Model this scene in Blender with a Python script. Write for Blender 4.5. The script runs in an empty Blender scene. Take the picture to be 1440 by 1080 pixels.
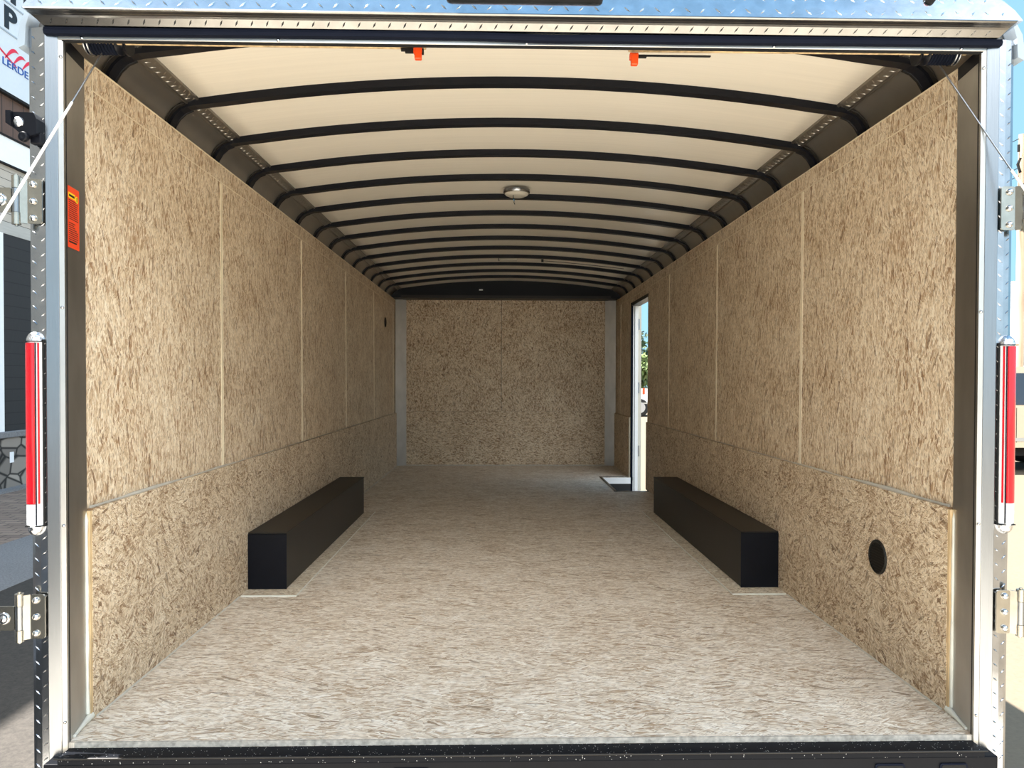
import bpy, math, random
from mathutils import Vector, Matrix

random.seed(7)
SC = bpy.context.scene
COL = SC.collection
PI = math.pi

# ------------------------------------------------------------------ camera
cam_d = bpy.data.cameras.new('camera')
cam = bpy.data.objects.new('camera', cam_d)
COL.objects.link(cam)
F, YAW, PIT, ROL, CX, CY = 1056.85, -0.0229, -0.0153, 0.0025, 726.07, 551.19
cam_d.sensor_fit = 'HORIZONTAL'
cam_d.sensor_width = 36.0
cam_d.lens = 36.0 * F / 1440.0
cam_d.shift_x = (720.0 - CX) / 1440.0
cam_d.shift_y = (CY - 540.0) / 1440.0
cam_d.clip_start = 0.02
cam_d.clip_end = 500
Rz = Matrix.Rotation(YAW, 4, 'Z')
Rx = Matrix.Rotation(PI / 2 + PIT, 4, 'X')
Rr = Matrix.Rotation(ROL, 4, 'Z')
cam.matrix_world = Matrix.Translation((-0.0727, 0.0, 0.9162)) @ Rz @ Rx @ Rr
SC.camera = cam

# ------------------------------------------------------------------ exposure, world, sun
SC.view_settings.view_transform = 'Standard'
SC.view_settings.look = 'None'
SC.view_settings.gamma = 1.0
SC.view_settings.exposure = 1.1
SC.view_settings.use_curve_mapping = False

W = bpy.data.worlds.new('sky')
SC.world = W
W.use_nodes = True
wn, wl = W.node_tree.nodes, W.node_tree.links
wn.clear()
wo = wn.new('ShaderNodeOutputWorld')
bg = wn.new('ShaderNodeBackground')
bg.inputs['Strength'].default_value = 1.0
tc = wn.new('ShaderNodeTexCoord')
sep = wn.new('ShaderNodeSeparateXYZ')
wl.new(tc.outputs['Generated'], sep.inputs[0])
rz = wn.new('ShaderNodeValToRGB')            # height of the sky
rz.color_ramp.elements[0].position = 0.0
rz.color_ramp.elements[0].color = (0.235, 0.43, 0.54, 1)
rz.color_ramp.elements[1].position = 0.7
rz.color_ramp.elements[1].color = (0.155, 0.32, 0.52, 1)
wl.new(sep.outputs['Z'], rz.inputs[0])
# unseen bright cloud added behind the photographer to brighten the trailer interior
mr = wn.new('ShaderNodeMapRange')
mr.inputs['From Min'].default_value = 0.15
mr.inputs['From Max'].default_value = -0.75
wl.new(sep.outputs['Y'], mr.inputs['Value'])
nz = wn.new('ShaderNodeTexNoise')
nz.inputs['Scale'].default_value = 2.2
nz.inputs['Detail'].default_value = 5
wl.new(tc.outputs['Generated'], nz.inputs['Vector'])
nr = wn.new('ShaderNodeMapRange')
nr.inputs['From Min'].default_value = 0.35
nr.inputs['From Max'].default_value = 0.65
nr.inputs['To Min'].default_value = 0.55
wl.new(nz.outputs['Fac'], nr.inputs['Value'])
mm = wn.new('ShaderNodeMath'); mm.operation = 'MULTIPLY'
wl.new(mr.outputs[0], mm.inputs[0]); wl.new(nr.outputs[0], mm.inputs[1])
# added cloud is banded by height to light the interior, keeping metal reflections blue
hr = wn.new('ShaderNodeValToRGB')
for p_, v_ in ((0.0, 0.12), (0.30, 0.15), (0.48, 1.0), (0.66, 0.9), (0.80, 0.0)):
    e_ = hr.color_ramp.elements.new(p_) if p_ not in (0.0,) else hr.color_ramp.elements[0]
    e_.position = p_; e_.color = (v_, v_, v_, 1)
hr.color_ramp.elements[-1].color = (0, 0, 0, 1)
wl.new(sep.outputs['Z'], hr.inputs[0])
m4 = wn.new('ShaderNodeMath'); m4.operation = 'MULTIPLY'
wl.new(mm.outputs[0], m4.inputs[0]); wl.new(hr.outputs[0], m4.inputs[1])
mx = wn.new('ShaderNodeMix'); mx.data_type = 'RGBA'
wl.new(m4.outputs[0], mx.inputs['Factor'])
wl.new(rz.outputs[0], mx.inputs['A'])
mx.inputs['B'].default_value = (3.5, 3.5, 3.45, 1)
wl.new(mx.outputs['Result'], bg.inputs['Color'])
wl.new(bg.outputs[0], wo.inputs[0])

sun_d = bpy.data.lights.new('sun', 'SUN')
sun_d.energy = 11.5
sun_d.color = (1.0, 0.95, 0.88)
sun_d.angle = 0.009
sun = bpy.data.objects.new('sun', sun_d)
COL.objects.link(sun)
sun.rotation_euler = Vector((-0.42, 0.05, 1.0)).to_track_quat('Z', 'Y').to_euler()

# ------------------------------------------------------------------ materials
def S(r, g, b):
    f = lambda c: (c / 255 / 12.92) if c / 255 <= 0.04045 else ((c / 255 + 0.055) / 1.055) ** 2.4
    return (f(r), f(g), f(b), 1)

def newmat(name):
    m = bpy.data.materials.new(name)
    m.use_nodes = True
    return m, m.node_tree.nodes, m.node_tree.links, m.node_tree.nodes['Principled BSDF']

def plain(name, col, rough=0.5, metal=0.0, noise=0.0, nscale=30, stretch=(1, 1, 1), bump=0.0, **kw):
    m, n, l, b = newmat(name)
    b.inputs['Roughness'].default_value = rough
    b.inputs['Metallic'].default_value = metal
    for k, v in kw.items():
        b.inputs[k.replace('_', ' ')].default_value = v
    tcn = n.new('ShaderNodeTexCoord')
    mp = n.new('ShaderNodeMapping'); mp.inputs['Scale'].default_value = stretch
    l.new(tcn.outputs['Object'], mp.inputs[0])
    no = n.new('ShaderNodeTexNoise'); no.inputs['Scale'].default_value = nscale; no.inputs['Detail'].default_value = 4
    l.new(mp.outputs[0], no.inputs['Vector'])
    r = n.new('ShaderNodeValToRGB')
    c = col
    r.color_ramp.elements[0].position = 0.3
    r.color_ramp.elements[1].position = 0.7
    r.color_ramp.elements[0].color = (c[0] * (1 - noise), c[1] * (1 - noise), c[2] * (1 - noise), 1)
    r.color_ramp.elements[1].color = (min(1, c[0] * (1 + noise)), min(1, c[1] * (1 + noise)), min(1, c[2] * (1 + noise)), 1)
    l.new(no.outputs['Fac'], r.inputs[0])
    l.new(r.outputs[0], b.inputs['Base Color'])
    if bump:
        bp = n.new('ShaderNodeBump'); bp.inputs['Strength'].default_value = bump; bp.inputs['Distance'].default_value = 0.002
        l.new(no.outputs['Fac'], bp.inputs['Height']); l.new(bp.outputs[0], b.inputs['Normal'])
    return m

def osb(name, ua, va, pale, mid, dark, spread=0.9, wu=95, wv=17, seed=0.0, contrast=1.0, fibre=0.75):
    """oriented strand board: u runs across the strands, v along them"""
    m, n, l, b = newmat(name)
    b.inputs['Roughness'].default_value = 0.62
    tcn = n.new('ShaderNodeTexCoord')
    sp = n.new('ShaderNodeSeparateXYZ'); l.new(tcn.outputs['Object'], sp.inputs[0])
    cb = n.new('ShaderNodeCombineXYZ')
    l.new(sp.outputs[ua], cb.inputs[0]); l.new(sp.outputs[va], cb.inputs[1])
    def layer(ang, off, sc):
        # each patch of board has its own strand direction
        pv = n.new('ShaderNodeTexVoronoi'); pv.inputs['Scale'].default_value = 13 * sc
        ad = n.new('ShaderNodeVectorMath'); ad.operation = 'ADD'; ad.inputs[1].default_value = (off + seed, off * 1.7 + seed, 0)
        l.new(cb.outputs[0], ad.inputs[0]); l.new(ad.outputs[0], pv.inputs['Vector'])
        sc_ = n.new('ShaderNodeSeparateColor'); l.new(pv.outputs['Color'], sc_.inputs[0])
        mr_ = n.new('ShaderNodeMapRange'); mr_.inputs['To Min'].default_value = ang - spread; mr_.inputs['To Max'].default_value = ang + spread
        l.new(sc_.outputs[0], mr_.inputs['Value'])
        rt = n.new('ShaderNodeVectorRotate'); rt.rotation_type = 'Z_AXIS'
        l.new(ad.outputs[0], rt.inputs['Vector']); l.new(mr_.outputs[0], rt.inputs['Angle'])
        mp = n.new('ShaderNodeMapping'); mp.inputs['Scale'].default_value = (wu * sc, wv * sc, 1)
        l.new(rt.outputs[0], mp.inputs[0])
        fv = n.new('ShaderNodeTexVoronoi'); fv.inputs['Scale'].default_value = 1.0; fv.inputs['Randomness'].default_value = 1.0
        l.new(mp.outputs[0], fv.inputs['Vector'])
        s2 = n.new('ShaderNodeSeparateColor'); l.new(fv.outputs['Color'], s2.inputs[0])
        return s2.outputs[0], s2.outputs[1], mp.outputs[0], fv.outputs['Distance']
    v1, p1, c1, d1 = layer(0.0, 0.0, 1.0)
    v2, p2, c2, d2 = layer(0.25, 3.3, 1.5)
    v3, p3, c3, d3 = layer(-0.2, 7.1, 0.8)
    def mix(f, a, b_):
        q = n.new('ShaderNodeMix'); q.data_type = 'FLOAT'
        l.new(f, q.inputs['Factor']); l.new(a, q.inputs['A']); l.new(b_, q.inputs['B']); return q.outputs['Result']
    def gt(a, b_):
        q = n.new('ShaderNodeMath'); q.operation = 'GREATER_THAN'; l.new(a, q.inputs[0])
        if isinstance(b_, float): q.inputs[1].default_value = b_
        else: l.new(b_, q.inputs[1])
        return q.outputs[0]
    va_ = mix(gt(p2, p1), v1, v2)
    pa_ = mix(gt(p2, p1), p1, p2)
    vb_ = mix(gt(p3, pa_), va_, v3)
    # grain inside the strands
    gn = n.new('ShaderNodeTexNoise'); gn.inputs['Scale'].default_value = 1.6; gn.inputs['Detail'].default_value = 6; gn.inputs['Roughness'].default_value = 0.7
    l.new(c1, gn.inputs['Vector'])
    # large soft tone patches
    bn = n.new('ShaderNodeTexNoise'); bn.inputs['Scale'].default_value = 5; bn.inputs['Detail'].default_value = 4
    l.new(cb.outputs[0], bn.inputs['Vector'])
    m1 = n.new('ShaderNodeMath'); m1.operation = 'MULTIPLY_ADD'; l.new(vb_, m1.inputs[0]); m1.inputs[1].default_value = 0.55 * contrast; 
    m2 = n.new('ShaderNodeMath'); m2.operation = 'MULTIPLY_ADD'; l.new(gn.outputs['Fac'], m2.inputs[0]); m2.inputs[1].default_value = 0.75; m2.inputs[2].default_value = -0.30
    l.new(m2.outputs[0], m1.inputs[2])
    m3 = n.new('ShaderNodeMath'); m3.operation = 'MULTIPLY_ADD'; l.new(bn.outputs['Fac'], m3.inputs[0]); m3.inputs[1].default_value = 0.5; l.new(m1.outputs[0], m3.inputs[2])
    r = n.new('ShaderNodeValToRGB')
    e = r.color_ramp.elements
    e[0].position = 0.25; e[0].color = pale
    e[1].position = 0.97; e[1].color = dark
    x = e.new(0.60); x.color = mid
    x = e.new(0.82); x.color = tuple(0.55 * a + 0.45 * b__ for a, b__ in zip(mid, dark))
    l.new(m3.outputs[0], r.inputs[0])
    # rare dark bark strands
    bk = n.new('ShaderNodeMath'); bk.operation = 'MULTIPLY'; l.new(gt(v3, 0.955), bk.inputs[0]); l.new(gt(p3, 0.35), bk.inputs[1])
    bk2 = n.new('ShaderNodeMath'); bk2.operation = 'MULTIPLY'; l.new(bk.outputs[0], bk2.inputs[0]); bk2.inputs[1].default_value = 0.55
    cm = n.new('ShaderNodeMix'); cm.data_type = 'RGBA'
    l.new(bk2.outputs[0], cm.inputs['Factor']); l.new(r.outputs[0], cm.inputs['A']); cm.inputs['B'].default_value = tuple(c * 0.45 for c in dark[:3]) + (1,)
    l.new(cm.outputs['Result'], b.inputs['Base Color'])
    # thin dark fibres, and line-like shadows between strands put into the colour
    fm = n.new('ShaderNodeMapping'); fm.inputs['Scale'].default_value = (2.1, 1.5, 1); l.new(c2, fm.inputs[0])
    fn = n.new('ShaderNodeTexNoise'); fn.inputs['Scale'].default_value = 1.0; fn.inputs['Detail'].default_value = 2; l.new(fm.outputs[0], fn.inputs['Vector'])
    fr = n.new('ShaderNodeMapRange'); fr.inputs['From Min'].default_value = 0.55; fr.inputs['From Max'].default_value = 0.66; fr.inputs['To Max'].default_value = fibre
    l.new(fn.outputs['Fac'], fr.inputs['Value'])
    cf = n.new('ShaderNodeMix'); cf.data_type = 'RGBA'
    l.new(fr.outputs[0], cf.inputs['Factor']); l.new(cm.outputs['Result'], cf.inputs['A']); cf.inputs['B'].default_value = tuple(c * 0.30 for c in dark[:3]) + (1,)
    # pale fibres
    lm = n.new('ShaderNodeMapping'); lm.inputs['Scale'].default_value = (3.0, 1.6, 1); lm.inputs['Location'].default_value = (31, 17, 0); l.new(c1, lm.inputs[0])
    ln_ = n.new('ShaderNodeTexNoise'); ln_.inputs['Scale'].default_value = 1.0; ln_.inputs['Detail'].default_value = 2; l.new(lm.outputs[0], ln_.inputs['Vector'])
    lr = n.new('ShaderNodeMapRange'); lr.inputs['From Min'].default_value = 0.55; lr.inputs['From Max'].default_value = 0.70; lr.inputs['To Max'].default_value = 0.75
    l.new(ln_.outputs['Fac'], lr.inputs['Value'])
    cl = n.new('ShaderNodeMix'); cl.data_type = 'RGBA'
    l.new(lr.outputs[0], cl.inputs['Factor']); l.new(cf.outputs['Result'], cl.inputs['A']); cl.inputs['B'].default_value = S(250, 240, 222)
    l.new(cl.outputs['Result'], b.inputs['Base Color'])
    bp = n.new('ShaderNodeBump'); bp.inputs['Strength'].default_value = 0.5; bp.inputs['Distance'].default_value = 0.002
    l.new(m1.outputs[0], bp.inputs['Height']); l.new(bp.outputs[0], b.inputs['Normal'])
    return m

PALE, MID, DARK = S(240, 227, 205), S(221, 200, 169), S(152, 116, 80)
M = {}
M['osb_wall'] = osb('strand board wall', 1, 2, PALE, MID, DARK, 0.42, wu=155, wv=27, contrast=1.2)
M['osb_kick'] = osb('strand board kick panel', 2, 1, S(234, 220, 197), S(211, 190, 160), S(138, 106, 74), 1.2, wu=150, wv=34, seed=2.0, contrast=1.25)
M['osb_back'] = osb('strand board back wall', 0, 2, S(246, 232, 208), S(228, 205, 172), DARK, 0.7, wu=140, wv=42, seed=5.0, contrast=1.3)  # same board as the side walls, lightened to offset light falloff
M['osb_back_kick'] = osb('strand board back kick', 2, 0, S(246, 232, 208), S(228, 205, 172), DARK, 0.7, wu=140, wv=42, seed=9.0, contrast=1.3)  # lightened against falloff like the board above it
M['osb_floor'] = osb('strand board floor', 1, 0, S(244, 239, 230), S(224, 213, 197), S(172, 148, 122), 0.45, wu=150, wv=18, seed=12.0, contrast=1.25)
M['osb_trim'] = osb('strand board floor strip', 1, 0, S(226, 218, 202), S(205, 192, 170), S(160, 134, 104), 1.2, seed=15.0)
M['osb_edge'] = plain('cut board edge', S(200, 174, 134), 0.7, noise=0.35, nscale=60, stretch=(1, 1, 0.15))
M['seam'] = plain('cream seam strip', S(226, 212, 186), 0.55, noise=0.08, nscale=12)
M['floor_edge'] = plain('frayed pale board edge', S(178, 172, 162), 0.8, noise=0.35, nscale=70, stretch=(1, 1, 1))
M['caulk'] = plain('grey caulk', S(196, 192, 182), 0.5, noise=0.12, nscale=25)
M['caulk_white'] = plain('white caulk', S(222, 222, 212), 0.45, noise=0.06, nscale=25)
M['ceil'] = plain('white ceiling liner', S(232, 226, 213), 0.32, noise=0.03, nscale=6, stretch=(0.3, 14, 1), Specular_IOR_Level=0.35)
M['black'] = plain('black painted steel', S(15, 17, 24), 0.4, noise=0.1, nscale=15, Specular_IOR_Level=0.18)
M['black_matte'] = plain('black matte metal', S(30, 28, 26), 0.45, noise=0.12, nscale=8, Specular_IOR_Level=0.35)
M['rubber'] = plain('black rubber seal', S(22, 26, 38), 0.8, noise=0.05, Specular_IOR_Level=0.05)
M['gap'] = plain('dark gap', S(10, 10, 11), 0.9)
M['alu'] = plain('bright aluminium', (0.30, 0.315, 0.335, 1), 0.26, 1.0, noise=0.06, nscale=20, stretch=(30, 30, 0.6))
M['alu_dull'] = plain('brushed aluminium', (0.50, 0.49, 0.47, 1), 0.36, 1.0, noise=0.1, nscale=14, stretch=(1, 1, 0.5))
M['cove'] = plain('satin metal cove', (0.37, 0.355, 0.33, 1), 0.38, 1.0, noise=0.05, nscale=10)
M['tread'] = plain('diamond tread plate', (0.42, 0.44, 0.47, 1), 0.16, 1.0, noise=0.12, nscale=22, bump=0.12)
M['zinc'] = plain('zinc plated steel', (0.42, 0.40, 0.35, 1), 0.24, 1.0, noise=0.1, nscale=40)
M['bolt'] = plain('polished bolt', (0.55, 0.56, 0.58, 1), 0.12, 1.0)
M['chrome'] = plain('mottled chrome', (0.7, 0.71, 0.74, 1), 0.16, 1.0, noise=0.3, nscale=160, bump=1.0)
M['red'] = plain('red lens', S(184, 6, 26), 0.12, noise=0.18, nscale=60, stretch=(1, 1, 0.4), Coat_Weight=0.6)
M['dark_red'] = plain('dark red lens', S(92, 26, 38), 0.15, noise=0.2, nscale=60, Coat_Weight=0.5)
M['clear'] = plain('clear reflector', S(225, 230, 236), 0.15, noise=0.1, nscale=200, Coat_Weight=0.5)
M['orange'] = plain('orange plastic', S(240, 78, 22), 0.4, noise=0.05)
M['sticker'] = plain('orange sticker', S(236, 72, 28), 0.5, noise=0.03)
M['yellow'] = plain('yellow print', S(245, 205, 30), 0.5)
M['ink'] = plain('black print', S(30, 20, 18), 0.6)
M['steel_wire'] = plain('steel cable', (0.38, 0.4, 0.43, 1), 0.35, 1.0, noise=0.2, nscale=300)
M['white_sleeve'] = plain('white cable sleeve', S(236, 238, 236), 0.4)
M['lamp_white'] = plain('white lamp plastic', S(196, 192, 180), 0.4, noise=0.03)
M['blue_wire'] = plain('blue wire', S(60, 150, 200), 0.4)
M['white'] = plain('white paint', S(238, 240, 242), 0.45, noise=0.02)
M['white_skin'] = plain('white trailer skin', S(235, 236, 236), 0.3, noise=0.02)
M['grey_line'] = plain('pale grey and sky tint', S(158, 172, 186), 0.5)  # sign frame line; on the corner caps it stands for reflected sky
M['fascia'] = plain('sky toned tread plate', (0.66, 0.68, 0.70, 1), 0.14, 1.0, noise=0.12, nscale=22, bump=0.12)  # same plate as the posts, kept lighter for its sky reflection
M['visor'] = plain('glare dimmed tread plate', (0.25, 0.245, 0.235, 1), 0.25, 1.0, noise=0.1, nscale=30)  # same plate again, darkened to hold down glare from the ground
M['well'] = plain('step well dark', S(24, 24, 26), 0.6, noise=0.1)

# ------------------------------------------------------------------ mesh helpers
class MB:
    def __init__(s):
        s.v = []; s.f = []; s.sm = []
    def add(s, vs, fs, smooth=False):
        o = len(s.v)
        s.v += [tuple(v) for v in vs]
        for f in fs:
            s.f.append([i + o for i in f]); s.sm.append(smooth)
        return s
    def box(s, x0, x1, y0, y1, z0, z1):
        x0, x1 = min(x0, x1), max(x0, x1); y0, y1 = min(y0, y1), max(y0, y1); z0, z1 = min(z0, z1), max(z0, z1)
        vs = [(x, y, z) for x in (x0, x1) for y in (y0, y1) for z in (z0, z1)]
        return s.add(vs, [(0, 1, 3, 2), (4, 6, 7, 5), (0, 4, 5, 1), (2, 3, 7, 6), (0, 2, 6, 4), (1, 5, 7, 3)])
    def prism(s, poly, ax, a0, a1, smooth=False):
        """poly: list of 2-D points in the other two axes (cyclic order), extruded along ax from a0 to a1"""
        def P(p, t):
            if ax == 'x': return (t, p[0], p[1])
            if ax == 'y': return (p[0], t, p[1])
            return (p[0], p[1], t)
        k = len(poly)
        vs = [P(p, a0) for p in poly] + [P(p, a1) for p in poly]
        fs = [(i, (i + 1) % k, (i + 1) % k + k, i + k) for i in range(k)]
        s.add(vs, fs, smooth)
        s.add(vs, [list(range(k))[::-1], [i + k for i in range(k)]])
        return s
    def tube(s, pts, r, n=10, cap=True, smooth=True):
        pts = [Vector(p) for p in pts]
        rings = []
        up = None
        for i, p in enumerate(pts):
            a = pts[max(0, i - 1)]; b = pts[min(len(pts) - 1, i + 1)]
            t = (b - a).normalized()
            if up is None:
                up = Vector((0, 0, 1)) if abs(t.z) < 0.9 else Vector((1, 0, 0))
            u = t.cross(up).normalized(); w = u.cross(t).normalized(); up = w
            rr = r[i] if isinstance(r, (list, tuple)) else r
            rings.append([p + rr * (math.cos(2 * PI * k / n) * u + math.sin(2 * PI * k / n) * w) for k in range(n)])
        vs = [v for g in rings for v in g]
        fs = []
        for i in range(len(rings) - 1):
            for k in range(n):
                fs.append((i * n + k, i * n + (k + 1) % n, (i + 1) * n + (k + 1) % n, (i + 1) * n + k))
        s.add(vs, fs, smooth)
        if cap:
            s.add(rings[0], [list(range(n))[::-1]]); s.add(rings[-1], [list(range(n))])
        return s
    def lathe(s, prof, c, axis, n=20, smooth=True):
        """prof: (radius, height) pairs along axis from centre c"""
        a = Vector(axis).normalized()
        u = a.cross(Vector((0, 0, 1)) if abs(a.z) < 0.9 else Vector((1, 0, 0))).normalized(); w = a.cross(u)
        c = Vector(c)
        vs = [c + a * h + r * (math.cos(2 * PI * k / n) * u + math.sin(2 * PI * k / n) * w) for r, h in prof for k in range(n)]
        fs = [(i * n + k, i * n + (k + 1) % n, (i + 1) * n + (k + 1) % n, (i + 1) * n + k) for i in range(len(prof) - 1) for k in range(n)]
        s.add(vs, fs, smooth)
        s.add(vs[:n], [list(range(n))[::-1]]); s.add(vs[-n:], [list(range(n))])
        return s
    def build(s, name, mat, parent=None, bevel=0.0, seg=1):
        me = bpy.data.meshes.new(name)
        me.from_pydata(s.v, [], s.f)
        me.validate()
        for p, q in zip(me.polygons, s.sm): p.use_smooth = q
        me.materials.append(M[mat] if isinstance(mat, str) else mat)
        import bmesh
        bm = bmesh.new(); bm.from_mesh(me)
        bmesh.ops.recalc_face_normals(bm, faces=bm.faces)
        bm.to_mesh(me); bm.free()
        o = bpy.data.objects.new(name, me); COL.objects.link(o)
        if parent:
            o.parent = parent
            o.matrix_parent_inverse = Matrix.Translation(-Vector(parent.location)) if parent.type == 'EMPTY' and tuple(parent.rotation_euler) == (0, 0, 0) else Matrix()
        if bevel:
            md = o.modifiers.new('bevel', 'BEVEL'); md.width = bevel; md.segments = seg; md.limit_method = 'ANGLE'
        return o

def thing(name, label, cat, loc=(0, 0, 0), group=None):
    o = bpy.data.objects.new(name, None); COL.objects.link(o)
    o.location = loc; o.empty_display_size = 0.05
    o['label'] = label; o['category'] = cat
    if group: o['group'] = group
    return o
def tag(o, label, cat, group=None):
    o['label'] = label; o['category'] = cat
    if group: o['group'] = group
    return o
def struct(o, label=None):
    o['kind'] = 'structure'
    if label: o['label'] = label
    return o

def tread_marks(mb, umin, umax, vmin, vmax, P, p=0.037, h=0.0016, ln=0.013, wd=0.0032, inside=None):
    """raised lozenges of tread plate; P(u, v, h) maps the sheet to space"""
    i = 0
    u = umin + p * 0.4
    while u < umax:
        j = 0
        v = vmin + p * 0.3
        while v < vmax:
            if (inside is None or inside(u, v)):
                a = PI / 4 if (i + j) % 2 else -PI / 4
                ca, sa = math.cos(a), math.sin(a)
                pts = [(-ln, 0, 0), (0, -wd, 0), (ln, 0, 0), (0, wd, 0), (-ln * .45, 0, h), (ln * .45, 0, h)]
                vs = [P(u + x * ca - y * sa, v + x * sa + y * ca, q) for x, y, q in pts]
                mb.add(vs, [(0, 1, 4), (1, 5, 4), (1, 2, 5), (2, 3, 5), (3, 4, 5), (3, 0, 4)])
            v += p; j += 1
        u += p; i += 1
    return mb

# ------------------------------------------------------------------ trailer dimensions
HW = 1.18; Y0 = 2.036; YF = 8.09; H = 1.775; KH = 0.568; KT = 0.014
GZ = -0.53
LEAN = 0.006      # upper boards lean out a little

# ------------------------------------------------------------------ ground outside
def ground_mat(name, base, spec=0.25, scale=300, blotch=0.15):
    m, n, l, b = newmat(name)
    b.inputs['Roughness'].default_value = 0.85
    t = n.new('ShaderNodeTexCoord')
    a = n.new('ShaderNodeTexNoise'); a.inputs['Scale'].default_value = scale / 6; a.inputs['Detail'].default_value = 6; a.inputs['Roughness'].default_value = 0.8
    c = n.new('ShaderNodeTexNoise'); c.inputs['Scale'].default_value = 0.8; c.inputs['Detail'].default_value = 4
    l.new(t.outputs['Object'], a.inputs['Vector']); l.new(t.outputs['Object'], c.inputs['Vector'])
    r = n.new('ShaderNodeValToRGB'); r.color_ramp.elements[0].position = 0.3; r.color_ramp.elements[1].position = 0.72
    r.color_ramp.elements[0].color = tuple(x * (1 - spec) for x in base[:3]) + (1,)
    r.color_ramp.elements[1].color = tuple(min(1, x * (1 + spec)) for x in base[:3]) + (1,)
    ad = n.new('ShaderNodeMath'); ad.operation = 'MULTIPLY_ADD'; l.new(c.outputs['Fac'], ad.inputs[0]); ad.inputs[1].default_value = blotch; l.new(a.outputs['Fac'], ad.inputs[2])
    sb = n.new('ShaderNodeMath'); sb.operation = 'SUBTRACT'; l.new(ad.outputs[0], sb.inputs[0]); sb.inputs[1].default_value = blotch / 2
    l.new(sb.outputs[0], r.inputs[0]); l.new(r.outputs[0], b.inputs['Base Color'])
    return m
M['asphalt'] = ground_mat('dark worn asphalt', (0.039, 0.034, 0.029, 1), 0.6)
M['pad'] = ground_mat('added pale bounce pad', (0.55, 0.50, 0.42, 1), 0.12)  # unseen bright ground added to bounce sunlight into the trailer
M['lot'] = ground_mat('tan sunlit lot', (0.135, 0.108, 0.074, 1), 0.2)
M['apron'] = ground_mat('speckled grey concrete', (0.19, 0.19, 0.195, 1), 0.5, 420)
m, n, l, b = newmat('brown brick paving')
b.inputs['Roughness'].default_value = 0.8
t = n.new('ShaderNodeTexCoord'); br = n.new('ShaderNodeTexBrick')
l.new(t.outputs['Object'], br.inputs['Vector'])
br.inputs['Color1'].default_value = S(150, 132, 118); br.inputs['Color2'].default_value = S(120, 104, 94); br.inputs['Mortar'].default_value = S(60, 54, 50)
br.inputs['Scale'].default_value = 1.0; br.inputs['Brick Width'].default_value = 0.22; br.inputs['Row Height'].default_value = 0.11; br.inputs['Mortar Size'].default_value = 0.006
l.new(br.outputs['Color'], b.inputs['Base Color'])
M['pavers'] = m

struct(MB().box(-3.47, -1.25, -25, 140, GZ - 0.05, GZ).build('ground_asphalt', 'asphalt'), 'dark worn asphalt drive left of the trailer')
lot = MB(); lot.box(-1.25, 90, 1.6, 140, GZ - 0.05, GZ); lot.box(2.5, 90, -25, 1.6, GZ - 0.05, GZ)
struct(lot.build('ground_lot', 'lot'), 'tan lot right of and beyond the trailer')
struct(MB().box(-1.9, 2.5, -25, 1.6, GZ - 0.05, GZ + 0.001).build('ground_bounce_pad', 'pad'), 'added pale bounce pad behind the trailer')  # added out of view as a reflector for ceiling and walls
struct(MB().box(-4.42, -3.47, -25, 60, GZ - 0.05, GZ + 0.002).build('ground_apron', 'apron'), 'speckled grey concrete strip beside the brick paving')
struct(MB().box(-6.3, -4.42, -25, 60, GZ - 0.05, GZ + 0.004).build('ground_paving', 'pavers'), 'brown brick paving in front of the building')
struct(MB().box(-6.5, -6.3, -25, 60, GZ - 0.05, GZ + 0.03).build('ground_kerb', 'apron'), 'grey kerb at the foot of the stone wall')

# ------------------------------------------------------------------ floor with step well
WX0, WX1, WY0, WY1 = 0.90, 1.16, 6.19, 7.10
fl = MB()
fl.box(-1.2, WX0, 1.905, YF, -0.03, 0)
fl.box(WX0, 1.2, 1.905, WY0, -0.03, 0)
fl.box(WX0, 1.2, WY1, YF, -0.03, 0)
floor = struct(fl.build('floor', 'osb_floor'), 'pale strand board trailer floor')
# rear and sill caulk
MB().box(-1.14, 1.14, 1.9045, 1.912, -0.012, 0.0005).build('floor_edge', 'floor_edge', floor)
w = MB()
w.box(WX0 - 0.004, WX0, WY0, WY1, -0.17, -0.002)
w.box(WX0, 1.25, WY0 - 0.004, WY0, -0.17, -0.031); w.box(WX0, 1.18, WY1, WY1 + 0.006, -0.17, -0.031)
w.box(WX0, 1.3, WY0, WY1, -0.175, -0.165)
well = w.build('step_well', 'well', floor); well['label'] = 'black recessed step well at the side door'
MB().box(WX0, 1.18, WY1 - 0.003, WY1 + 0.004, -0.062, -0.004).build('well_lit_strip', 'white', well)  # skylight on the well's far wall, put in as a white strip
t_ = MB()
t_.box(WX0 - 0.02, WX0 + 0.004, WY0 - 0.02, WY1 + 0.02, 0, 0.004)
t_.box(WX0 - 0.02, 1.18, WY0 - 0.022, WY0 + 0.003, 0, 0.004)
t_.box(WX0 - 0.02, 1.165, WY1 - 0.003, WY1 + 0.02, 0, 0.004)
e_ = t_.build('well_edging', 'alu', floor); e_['label'] = 'bright aluminium edging around the step well'

# ------------------------------------------------------------------ walls
def wall_box(mb, sgn, y0, y1, z0, z1):
    i0 = HW + LEAN * z0 / H; i1 = HW + LEAN * z1 / H
    mb.prism([(sgn * i0, z0), (sgn * i1, z1), (sgn * 1.225, z1), (sgn * 1.225, z0)], 'y', y0, y1)
DY0, DY1, DZ1 = 6.33, 7.13, 1.655
wl_ = MB(); wall_box(wl_, -1, Y0, YF, -0.0, H)
wall_l = struct(wl_.build('wall_left', 'osb_wall'), 'left trailer wall lined with strand board')
wr_ = MB()
wall_box(wr_, 1, Y0, DY0, 0, H); wall_box(wr_, 1, DY0, DY1, DZ1, H); wall_box(wr_, 1, DY1, YF, 0, H)
wall_r = struct(wr_.build('wall_right', 'osb_wall'), 'right trailer wall lined with strand board')
wb = MB().box(-1.2, 1.2, YF, YF + 0.06, 0.585, 1.80)
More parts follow.
